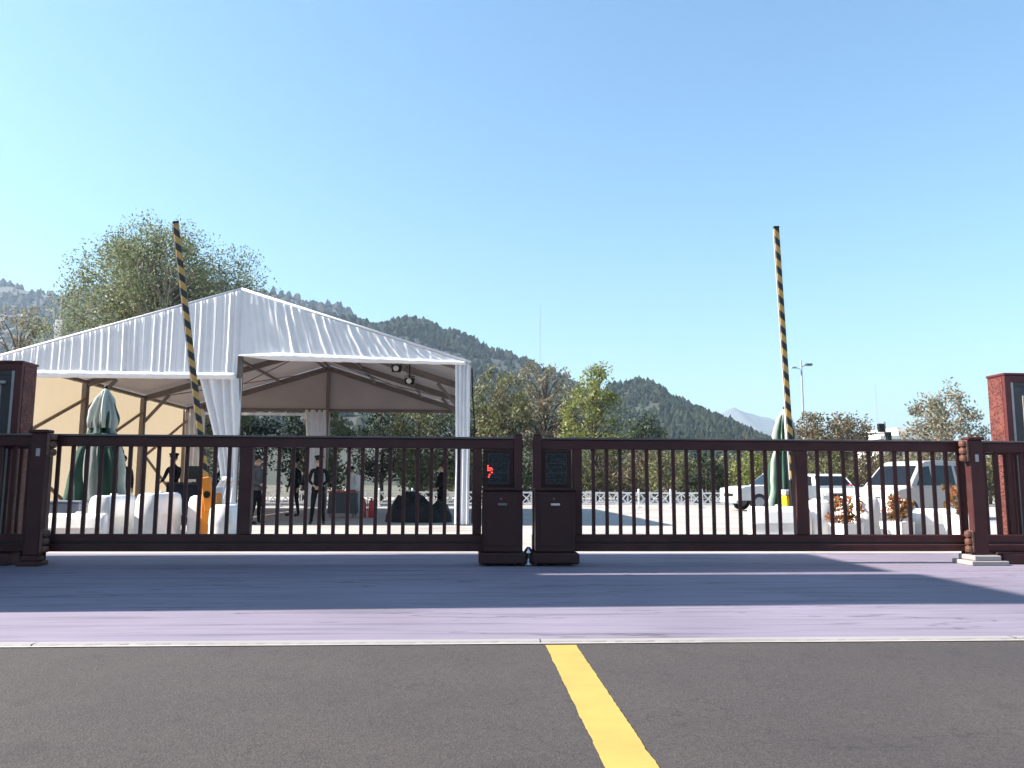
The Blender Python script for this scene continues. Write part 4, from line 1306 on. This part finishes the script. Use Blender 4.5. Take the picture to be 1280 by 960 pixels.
# ================================================================== PEOPLE
def person(label, loc, rz, h=1.73, top='uniform', legs='uniform', arms='down', cap=True, stance=0.1, lean=0.0, bend=0.0):
    t = thing('person', label, 'person', loc, rz)
    V, E, Rr = [], [], []

    def v(p, r, prev=None):
        V.append(p); Rr.append(r if hasattr(r, '__len__') else (r, r))
        if prev is not None:
            E.append((prev, len(V) - 1))
        return len(V) - 1
    pel = v((0, 0, 0.93), (0.165, 0.115))
    wai = v((0, -0.01, 1.08), (0.15, 0.105), pel)
    che = v((0, 0.005 + lean * 0.4, 1.27), (0.175, 0.125), wai)
    sho = v((0, 0.01 + lean * 0.7, 1.40), (0.13, 0.10), che)
    nek = v((0, 0.0 + lean, 1.49), (0.058, 0.06), sho)
    jaw = v((0, -0.015 + lean, 1.575), (0.070, 0.085), nek)
    hea = v((0, -0.005 + lean, 1.645), (0.080, 0.100), jaw)
    cro = v((0, 0.005 + lean, 1.70), (0.062, 0.075), hea)
    nos = v((0, -0.125 + lean, 1.60), 0.014, jaw)
    for s in (-1, 1):
        v((s * 0.093, 0.0 + lean, 1.62), 0.016, hea)
        hip = v((s * 0.095, 0, 0.86), (0.095, 0.10), pel)
        kne = v((s * (0.10 + stance * 0.4), -0.015, 0.49), 0.062, hip)
        cal = v((s * (0.10 + stance * 0.6), 0.01, 0.34), 0.058, kne)
        ank = v((s * (0.10 + stance), 0.02, 0.09), 0.042, cal)
        hel = v((s * (0.10 + stance), 0.03, 0.045), 0.040, ank)
        toe = v((s * (0.12 + stance), -0.16, 0.035), (0.042, 0.034), hel)
        a0 = v((s * 0.185, 0.01 + lean * 0.7, 1.39), 0.062, sho)
        if arms == 'down':
            pts = [(s * 0.235, 0.02, 1.12), (s * 0.25, -0.05, 0.88), (s * 0.25, -0.07, 0.82)]
        elif arms == 'front':
            pts = [(s * 0.24, 0.01, 1.13), (s * 0.085, -0.19, 0.98), (s * 0.03, -0.22, 0.95)]
        elif arms == 'desk':
            pts = [(s * 0.24, -0.08 + lean * 0.5, 1.14), (s * 0.17, -0.30, 1.02), (s * 0.16, -0.36, 1.01)]
        elif arms == 'hip':
            pts = [(s * 0.33, 0.07, 1.16), (s * 0.19, -0.07, 1.00), (s * 0.15, -0.12, 0.98)]
        elb = v(pts[0], 0.045, a0)
        wri = v(pts[1], 0.032, elb)
        plm = v(pts[2], (0.040, 0.026), wri)
        d = (Vector(pts[2]) - Vector(pts[1])).normalized()
        sd = d.cross(Vector((1, 0, 0)) if abs(d.x) < 0.8 else Vector((0, 0, 1))).normalized()
        for k, ln in enumerate((0.068, 0.078, 0.074, 0.060)):
            b0 = Vector(pts[2]) + sd * (0.030 - 0.020 * k) + d * 0.03
            f1 = v(tuple(b0 + d * ln * 0.5), 0.0085, plm)
            v(tuple(b0 + d * ln * 0.9 + Vector((-s * 0.012, 0, 0))), 0.007, f1)
        th = v(tuple(Vector(pts[2]) + sd * 0.045 + d * 0.0), 0.010, wri)
        v(tuple(Vector(pts[2]) + sd * 0.055 + d * 0.045), 0.008, th)
    me = bpy.data.meshes.new('skeleton')
    me.from_pydata(V, E, [])
    tmp = bpy.data.objects.new('skeleton', me)
    COL.objects.link(tmp)
    md = tmp.modifiers.new('skin', 'SKIN')
    md.branch_smoothing = 0.6
    if not me.skin_vertices:
        me.attributes.new('skin', 'FLOAT', 'POINT')
    sv = me.skin_vertices[0].data
    for i, r in enumerate(Rr):
        sv[i].radius = r
        sv[i].use_root = (i == 0)
    sb = tmp.modifiers.new('sub', 'SUBSURF')
    sb.levels = 1
    sb.render_levels = 1
    dg = bpy.context.evaluated_depsgraph_get()
    ev = tmp.evaluated_get(dg)
    bm = bpy.data.meshes.new_from_object(ev)
    bpy.data.objects.remove(tmp)
    for nm in (top, legs, 'skin', 'rubber'):
        bm.materials.append(M[nm])
    idx = []
    hz = {'down': 0.885, 'front': 0, 'desk': 0, 'hip': 0}[arms]
    for p in bm.polygons:
        c = p.center
        if c.z < 0.075:
            k = 3
        elif c.z > 1.50:
            k = 2
        elif arms == 'down' and c.z < 0.885 and abs(c.x) > 0.205 and c.z > 0.6:
            k = 2
        elif arms != 'down' and c.y < {'front': -0.165, 'desk': -0.285, 'hip': -0.118}[arms] and c.z > 0.85 and c.z < 1.2:
            k = 2
        elif c.z < 0.93:
            k = 1
        else:
            k = 0
        idx.append(k)
    bm.polygons.foreach_set('material_index', idx)
    bm.polygons.foreach_set('use_smooth', [True] * len(idx))
    sc = h / 1.76
    b = link('body', bm, t)
    b.scale = (sc, sc, sc)
    hr = MB()
    def hf(u, v_):
        th = u * 2 * PI
        ph = v_ * R(100) if math.sin(th) > -0.3 else v_ * R(62)
        return (0.090 * math.sin(ph) * math.cos(th), lean + 0.0 + 0.106 * math.sin(ph) * math.sin(th), 1.652 + 0.108 * math.cos(ph))
    hr.sheet(24, 10, hf)
    o = hr.build('hair', 'hair', t, smooth=True); o.scale = (sc, sc, sc)
    if cap:
        cp = MB()
        cp.lathe([(0.100, 1.70), (0.104, 1.725), (0.128, 1.765), (0.125, 1.78), (0.06, 1.80), (0.01, 1.803)], 20, c=(0, lean + 0.005))
        cp.sheet(8, 2, lambda u, v_: (0.095 * math.cos(PI + PI * u) * 1.0, lean - (0.085 + 0.07 * v_) * math.sin(PI * u) * 1.0 - 0.005, 1.708 - 0.02 * v_))
        o = cp.build('cap', 'uniform', t, smooth=True); o.scale = (sc, sc, sc)
    jk = MB()
    jk.lathe([(0.172, 0.86), (0.178, 0.89), (0.172, 0.93), (0.160, 0.99)], 24, fold=lambda a, z: 1 - 0.28 * abs(math.sin(a)))
    o = jk.build('jacket_hem', top, t, smooth=True); o.scale = (sc, sc, sc)
    return t


person('dark-clothed person behind the white barrier next to the parasol', (-9.15, 22.0, 0), R(20), 1.78, cap=False, top='uniform')
person('guard in black with a peaked cap behind the white barriers', (-7.80, 22.0, 0), R(-25), 1.80, arms='desk', lean=-0.05)
person('dark-clothed person partly hidden by the tied curtain', (-6.55, 22.3, 0), R(70), 1.72, cap=False, top='navy', arms='hip')
person('person in dark grey standing sideways at the tent centre post', (-5.45, 21.35, 0), R(75), 1.76, top='greycloth', cap=False, arms='front')
person('person in navy standing deep inside the tent', (-5.50, 26.2, 0), R(-40), 1.80, top='navy', legs='navy', cap=True)
person('guard in black standing with hands clasped under the open tent', (-3.86, 21.3, 0), R(4), 1.74, arms='front', cap=True, stance=0.06)
person('person in white shirt and dark trousers at the cloth-covered table', (-4.02, 28.6, 0), R(160), 1.66, top='whitecloth', cap=False)
person('person in black standing beside the tarpaulin heap', (-0.72, 23.4, 0), R(-60), 1.62, cap=False, top='uniform', arms='front')

# ------------------------------------------------------------------ things inside the tent
dk = thing('reception_desk', 'black reception desk behind the white barriers', 'desk', (-7.05, 21.3, 0))
MB().box(-0.62, 0.62, -0.28, 0.28, 1.02, 1.06, b=0.006).build('top', 'black', dk)
MB().box(-0.58, 0.58, -0.25, -0.22, 0.05, 1.018).build('front_panel', 'navy', dk)
for s in (-1, 1):
    MB().box(s * 0.58 - 0.02, s * 0.58 + 0.02, -0.25, 0.26, 0.0, 1.018).build('side_panel', 'black', dk)
mon = thing('screen', 'dark flat screen standing on the black reception desk', 'screen', (-6.95, 21.3, 1.06))
MB().box(-0.28, 0.28, -0.02, 0.02, 0.08, 0.42, b=0.006).build('panel', 'black', mon)
MB().box(-0.04, 0.04, -0.01, 0.03, 0.01, 0.10).build('neck', 'black', mon)
MB().box(-0.13, 0.13, -0.09, 0.09, 0.0, 0.012).build('foot', 'black', mon)

tb = thing('table', 'small table with hanging grey cloth inside the tent', 'table', (-3.85, 25.6, 0))
MB().box(-0.40, 0.40, -0.3, 0.3, 0.72, 0.75, b=0.004).build('top', 'greycloth', tb)
for sx in (-1, 1):
    for sy in (-1, 1):
        MB().box(sx * 0.36 - 0.02, sx * 0.36 + 0.02, sy * 0.26 - 0.02, sy * 0.26 + 0.02, 0, 0.72).build('leg', 'alu', tb)
def clf(u, v):
    per = [(-0.41, -0.31), (0.41, -0.31), (0.41, 0.31), (-0.41, 0.31), (-0.41, -0.31)]
    f = u * 4; i = min(3, int(f)); q = f - i
    x = per[i][0] + (per[i + 1][0] - per[i][0]) * q
    y = per[i][1] + (per[i + 1][1] - per[i][1]) * q
    k = 1 + (1 - v) * (0.05 + 0.05 * math.sin(u * 60))
    return (x * k, y * k, 0.12 + 0.635 * v)
MB().sheet(80, 8, clf).build('cloth', 'greycloth', tb, smooth=True)
tp = MB().box(-0.44, 0.44, -0.33, 0.33, 0, 0.05, b=0.006).build('tray', 'redpaint')
tp.location = (-3.85, 25.6, 0.756)
tag(tp, 'flat red tray on the grey cloth-covered table', 'tray')
for i, dx in enumerate((0.0, 0.24)):
    ex = thing('fire_extinguisher', ['red fire extinguisher next to the white sign stand', 'red fire extinguisher farther from the white sign stand'][i], 'extinguisher', (-3.18 + dx, 25.3, 0), 0.3, 'red fire extinguishers')
    MB().lathe([(0.085, 0), (0.09, 0.02), (0.09, 0.42), (0.06, 0.50), (0.03, 0.53)], 18).build('cylinder', 'redpaint', ex, smooth=True)
    MB().lathe([(0.03, 0.53), (0.028, 0.57), (0.02, 0.58)], 10).build('valve', 'black', ex)
    MB().box(-0.11, 0.03, -0.012, 0.012, 0.58, 0.60).build('handle', 'black', ex)
    MB().tube([(0.03, 0, 0.56), (0.12, 0, 0.5), (0.12, 0, 0.2)], 0.012, 6).build('hose', 'black', ex)
sg = thing('sign_stand', 'slim white upright sign stand beside the fire extinguishers', 'sign', (-3.42, 25.9, 0))
MB().box(-0.09, 0.09, -0.015, 0.015, 0.2, 1.3, b=0.004).build('board', 'fence', sg)
MB().box(-0.16, 0.16, -0.13, 0.13, 0, 0.03).build('foot', 'fence', sg)
MB().box(-0.03, 0.03, -0.01, 0.01, 0.03, 0.2).build('stem', 'fence', sg)
bs = thing('notice_stand', 'small blue notice board stand before the lattice fence', 'sign', (-2.35, 35.2, 0))
MB().box(-0.2, 0.2, -0.015, 0.015, 0.25, 0.72).build('board', 'blue', bs)
for s in (-1, 1):
    MB().box(s * 0.17 - 0.015, s * 0.17 + 0.015, -0.01, 0.2, 0, 0.03).build('foot', 'fence', bs)
    MB().box(s * 0.17 - 0.012, s * 0.17 + 0.012, -0.010, 0.010, 0.03, 0.25).build('upright', 'fence', bs)
# tarpaulin heap
def hp(u, v):
    a = u * 2 * PI
    r = 1 - v
    R0 = 1.0 + 0.18 * nz(math.cos(a) * 1.5, math.sin(a) * 1.5, 3)
    z = 0.72 * (v ** 0.45) * (1 + 0.75 * nz(math.cos(a) * r * 2.2, math.sin(a) * r * 2.2, 7)) + 0.09 * nz(math.cos(a) * 4, math.sin(a) * 4, v * 6)
    return (0.95 * R0 * (r ** 0.6) * math.cos(a), 0.5 * R0 * (r ** 0.8) * math.sin(a), max(0, z if v > 0 else 0))
hpo = MB().sheet(72, 24, hp).build('covered_heap', 'tarp', smooth=True)
hpo.location = (-1.30, 22.6, 0)
tag(hpo, 'heap covered with black tarpaulin under the tent edge', 'heap')

# ================================================================== VEHICLES
def vehicle(name, label, cat_, loc, rz, W, body, cab, glass, wheels, wr, paint, wtop=0.16, lamps=True, front_x=None):
    """side profiles in x,z; the nose points to -x"""
    t = thing(name, label, cat_, loc, rz)

    def loft(poly, wfun, mname, pname):
        mb = MB()
        n = len(poly)
        rows = (-1.0, -0.96, 0.96, 1.0)
        cx = sum(p[0] for p in poly) / n
        cz = sum(p[1] for p in poly) / n
        for q in rows:
            e = 0.975 if abs(q) == 1 else 1.0
            for x, z in poly:
                mb.v.append((cx + (x - cx) * e, q * wfun(z), cz + (z - cz) * e))
        for j in range(3):
            for i in range(n):
                k = (i + 1) % n
                mb.f.append((j * n + i, j * n + k, (j + 1) * n + k, (j + 1) * n + i)); mb.m.append(0)
        mb.f.append(tuple(range(n))[::-1]); mb.m.append(0)
        mb.f.append(tuple(range(3 * n, 4 * n))); mb.m.append(0)
        return mb.build(pname, mname, t)
    zb = min(z for x, z in cab)
    zt = max(z for x, z in cab)
    wf = lambda z: W / 2 - 0.03 - wtop * max(0, (z - zb)) / (zt - zb)
    loft(body, lambda z: W / 2, paint, 'body')
    loft(cab, wf, paint, 'cabin')
    for poly in glass['side']:
        for s in (-1, 1):
            n = len(poly)
            mb = MB().add([(x, s * (wf(z) + 0.004), z) for x, z in poly], [tuple(range(n))])
            mb.build('side_window', 'carglass', t)
    for nm, (xa, za), (xb, zb_) in glass['ends']:
        sg_ = -1 if nm == 'windscreen' else 1
        mb = MB().add([(xa + sg_ * 0.012, -wf(za) + 0.10, za + 0.006), (xa + sg_ * 0.012, wf(za) - 0.10, za + 0.006), (xb + sg_ * 0.012, wf(zb_) - 0.10, zb_ + 0.006), (xb + sg_ * 0.012, -wf(zb_) + 0.10, zb_ + 0.006)], [(0, 1, 2, 3)])
        mb.build(nm, 'carglass', t)
    for x in wheels:
        for s in (-1, 1):
            w_ = MB().lathe([(wr * 0.55, -0.10), (wr * 0.93, -0.10), (wr, -0.06), (wr, 0.06), (wr * 0.93, 0.10), (wr * 0.55, 0.10)], 24).build('wheel', 'rubber', t)
            w_.matrix_local = Matrix.Translation((x, s * (W / 2 - 0.09), wr)) @ Matrix.Rotation(R(90), 4, 'X')
            h_ = MB().lathe([(0.02, -0.105), (wr * 0.56, -0.104), (wr * 0.5, -0.07), (wr * 0.5, 0.07), (wr * 0.56, 0.104), (0.02, 0.105)], 16).build('rim', 'lampgrey', w_)
    x0 = min(x for x, z in body)
    x1 = max(x for x, z in body)
    zl = 0.62 if wr < 0.36 else 0.75
    for s in (-1, 1):
        MB().box(x0 - 0.012, x0 + 0.10, s * (W / 2 - 0.22) - 0.14, s * (W / 2 - 0.22) + 0.14, zl, zl + 0.16, b=0.02).build('headlight', 'lampglass', t)
        MB().box(x1 - 0.08, x1 + 0.010, s * (W / 2 - 0.14) - 0.08, s * (W / 2 - 0.14) + 0.08, zl + 0.06, zl + 0.34, b=0.015).build('tail_light', 'redpaint', t)
        xm = min(x for x, z in cab) + 0.35
        MB().box(xm - 0.05, xm + 0.05, s * (W / 2 + 0.02) - 0.02 + s * 0.06, s * (W / 2 + 0.02) + 0.02 + s * 0.06, zb + 0.04, zb + 0.22, b=0.015).build('mirror', 'black', t)
    MB().box(x0 - 0.05, x0 + 0.06, -W / 2 + 0.08, W / 2 - 0.08, 0.30, 0.48, b=0.03).build('bumper', 'lampgrey', t)
    MB().box(x0 - 0.02, x0 + 0.02, -0.42, 0.42, 0.58, 0.70, b=0.008).build('grille', 'black', t)
    MB().box(x1 - 0.06, x1 + 0.05, -W / 2 + 0.08, W / 2 - 0.08, 0.30, 0.48, b=0.03).build('bumper', 'lampgrey', t)
    return t


van_body = [(-2.25, 0.30), (2.2, 0.30), (2.25, 0.95), (2.2, 1.02), (-1.35, 1.02), (-2.0, 0.92), (-2.25, 0.78)]
van_cab = [(-1.45, 1.0), (2.2, 1.0), (2.15, 1.45), (1.98, 1.72), (1.2, 1.82), (0.0, 1.84), (-0.5, 1.80), (-0.75, 1.70)]
van_glass = {'side': [[(-1.12, 1.06), (-0.35, 1.06), (-0.35, 1.66), (-0.68, 1.62)], [(-0.22, 1.06), (0.75, 1.06), (0.75, 1.68), (-0.22, 1.68)], [(0.88, 1.06), (2.02, 1.06), (1.92, 1.55), (1.78, 1.64), (0.88, 1.68)]],
             'ends': [('windscreen', (-1.40, 1.07), (-0.80, 1.66)), ('rear_window', (2.19, 1.10), (2.06, 1.58))]}
vehicle('van', 'pale van with rounded roof parked behind the white planters', 'van', (14.35, 25.0, 0), R(24), 1.75, van_body, van_cab, van_glass, (-1.45, 1.4), 0.32, 'carbeige')
pk_body = [(-2.5, 0.42), (2.5, 0.42), (2.5, 1.02), (-1.35, 1.02), (-2.2, 0.98), (-2.5, 0.86)]
pk_cab = [(-1.25, 1.0), (0.55, 1.0), (0.50, 1.45), (0.40, 1.56), (-0.35, 1.58), (-0.62, 1.52)]
pk_glass = {'side': [[(-0.95, 1.05), (-0.25, 1.05), (-0.25, 1.47), (-0.55, 1.44)], [(-0.15, 1.05), (0.45, 1.05), (0.40, 1.45), (-0.15, 1.48)]],
            'ends': [('windscreen', (-1.20, 1.05), (-0.67, 1.48)), ('rear_window', (0.55, 1.06), (0.50, 1.42))]}
pk = vehicle('pickup_truck', 'white pickup truck parked before the yellowish shrub', 'truck', (13.15, 32.6, 0), R(6), 1.75, pk_body, pk_cab, pk_glass, (-1.6, 1.5), 0.36, 'carwhite', wtop=0.12)
MB().box(0.62, 2.46, -0.80, 0.80, 1.021, 1.03).build('bed_floor', 'black', pk)
for x in (0.95, 1.35, 1.75, 2.15):
    MB().box(x - 0.10, x + 0.10, -0.8786, -0.8754, 0.74, 0.93, b=0.001).build('side_marking', 'black', pk)
suv_body = [(-2.0, 0.40), (2.0, 0.40), (2.05, 0.95), (1.95, 1.0), (-1.0, 1.0), (-1.9, 0.92), (-2.05, 0.75)]
suv_cab = [(-1.1, 0.98), (1.95, 0.98), (1.9, 1.35), (1.75, 1.50), (0.4, 1.53), (-0.35, 1.50), (-0.5, 1.45)]
suv_glass = {'side': [[(-0.8, 1.03), (0.0, 1.03), (0.0, 1.43), (-0.45, 1.40)], [(0.1, 1.03), (0.95, 1.03), (0.95, 1.44), (0.1, 1.44)], [(1.05, 1.03), (1.80, 1.03), (1.72, 1.38), (1.05, 1.43)]],
             'ends': [('windscreen', (-1.06, 1.04), (-0.54, 1.42)), ('rear_window', (1.95, 1.06), (1.84, 1.42))]}
vehicle('car', 'white car with dark windows parked between pickup and van', 'car', (15.25, 33.6, 0), R(86), 1.72, suv_body, suv_cab, suv_glass, (-1.25, 1.25), 0.34, 'carwhite')

# ================================================================== STREET FURNITURE FAR OFF
lp_ = thing('street_lamp', 'tall slim street lamp with two heads above the brown trees', 'lamp', (25.8, 60, 0))
MB().tube([(0, 0, 0), (0, 0, 10.6)], [0.12, 0.06], 10).build('pole', 'lampgrey', lp_)
MB().tube([(0, 0, 10.1), (0.45, 0, 10.25)], 0.035, 6).build('arm', 'lampgrey', lp_)
MB().box(0.32, 0.86, -0.14, 0.14, 10.20, 10.38, b=0.03).build('lamp_head', 'tile', lp_)
MB().tube([(0, 0, 9.9), (-0.5, 0, 10.05)], 0.03, 6).build('arm', 'lampgrey', lp_)
MB().box(-0.78, -0.40, -0.1, 0.1, 9.98, 10.12, b=0.03).build('lamp_head', 'lampgrey', lp_)
ts = thing('traffic_light', 'dark traffic light on a pole beyond the trees, by the pale building', 'traffic light', (32.2, 60, 0))
MB().tube([(0, 0, 0), (0, 0, 5.9)], 0.07, 8).build('pole', 'tile', ts)
MB().box(-0.55, -0.09, -0.14, 0.14, 5.1, 5.75, b=0.03).build('signal_head', 'black', ts)
MB().box(0.09, 0.45, -0.14, 0.14, 4.4, 5.1, b=0.03).build('signal_head', 'black', ts)
MB().box(-1.9, -1.4, -0.14, 0.14, 4.4, 4.95, b=0.03).build('signal_head', 'black', ts)
MB().bar((-1.95, 0, 5.0), (0, 0, 5.0), 0.05, 0.05).build('arm', 'tile', ts)
wp = thing('camera_mast', 'slim white post with thin rod standing behind the tent roof', 'mast', (-20.1, 40, 0))
MB().tube([(0, 0, 0), (0, 0, 8.95)], [0.14, 0.12], 10).build('post', 'jersey', wp)
MB().tube([(0, 0, 8.95), (0, 0, 10.4)], 0.03, 6).build('rod', 'trim', wp)
MB().box(-0.18, 0.18, -0.14, 0.14, 8.0, 8.95, b=0.02).build('box', 'jersey', wp)
bd = thing('low_building', 'low pale building with flat roofs far behind the traffic light', 'building', (51, 90, 0))
MB().box(-3.2, 3.4, 0, 8, 0, 6.3).build('wall', 'plaster', bd)
MB().box(-3.5, 3.7, -0.4, 8.4, 6.3, 6.7).build('roof', 'jersey', bd)
MB().box(-0.6, 3.4, 1, 8, 6.7, 7.4).build('wall', 'plaster', bd)
MB().box(-0.9, 3.7, 0.7, 8.2, 7.4, 7.7).build('roof', 'jersey', bd)
for i in range(5):
    w_ = MB().box(-2.8 + i * 1.2, -2.0 + i * 1.2, -0.03, -0.002, 4.3, 5.5).build('window', 'trim', bd)
    MB().box(-2.74 + i * 1.2, -2.06 + i * 1.2, -0.036, -0.031, 4.36, 5.44).build('pane', 'carglass', w_)
for lb, X, Y, h0, h in (('thin lattice radio mast above the trees beyond the hill shoulder', 82.2, 900, 60, 205), ('thin lattice radio mast far beyond the brown trees', 474, 900, 0, 118)):
    ms = thing('radio_mast', lb, 'mast', (X, Y, 0))
    mb = MB()
    for sx, sy in ((-1, -1), (1, -1), (0, 1)):
        mb.tube([(sx * 1.8, sy * 1.8, 0), (sx * 0.5, sy * 0.5, h)], 0.12, 4)
    for i in range(40):
        f0, f1 = i / 40, (i + 1) / 40
        r0, r1 = 1.8 - 1.3 * f0, 1.8 - 1.3 * f1
        mb.tube([(-r0, -r0, h * f0), (r1, -r1, h * f1)], 0.06, 3)
        mb.tube([(r0, -r0, h * f0), (0, r1, h * f1)], 0.06, 3)
    mb.build('lattice', 'lampgrey', ms)

# ================================================================== HAZE
hz_m = bpy.data.materials.new('haze_air')
hz_m.use_nodes = True
nt = hz_m.node_tree
nt.nodes.remove(nt.nodes['Principled BSDF'])
pv_ = nt.nodes.new('ShaderNodeVolumePrincipled')
pv_.inputs['Color'].default_value = (0.62, 0.80, 1.0, 1)
pv_.inputs['Density'].default_value = 0.00019
pv_.inputs['Anisotropy'].default_value = 0.2
nt.links.new(pv_.outputs[0], nt.nodes['Material Output'].inputs['Volume'])
hz_o = MB().box(-4600, 4600, -1600, 7600, -2, 345).build('haze', hz_m)
tag(hz_o, 'thin pale haze in the air over the whole site', 'haze', kind='stuff')
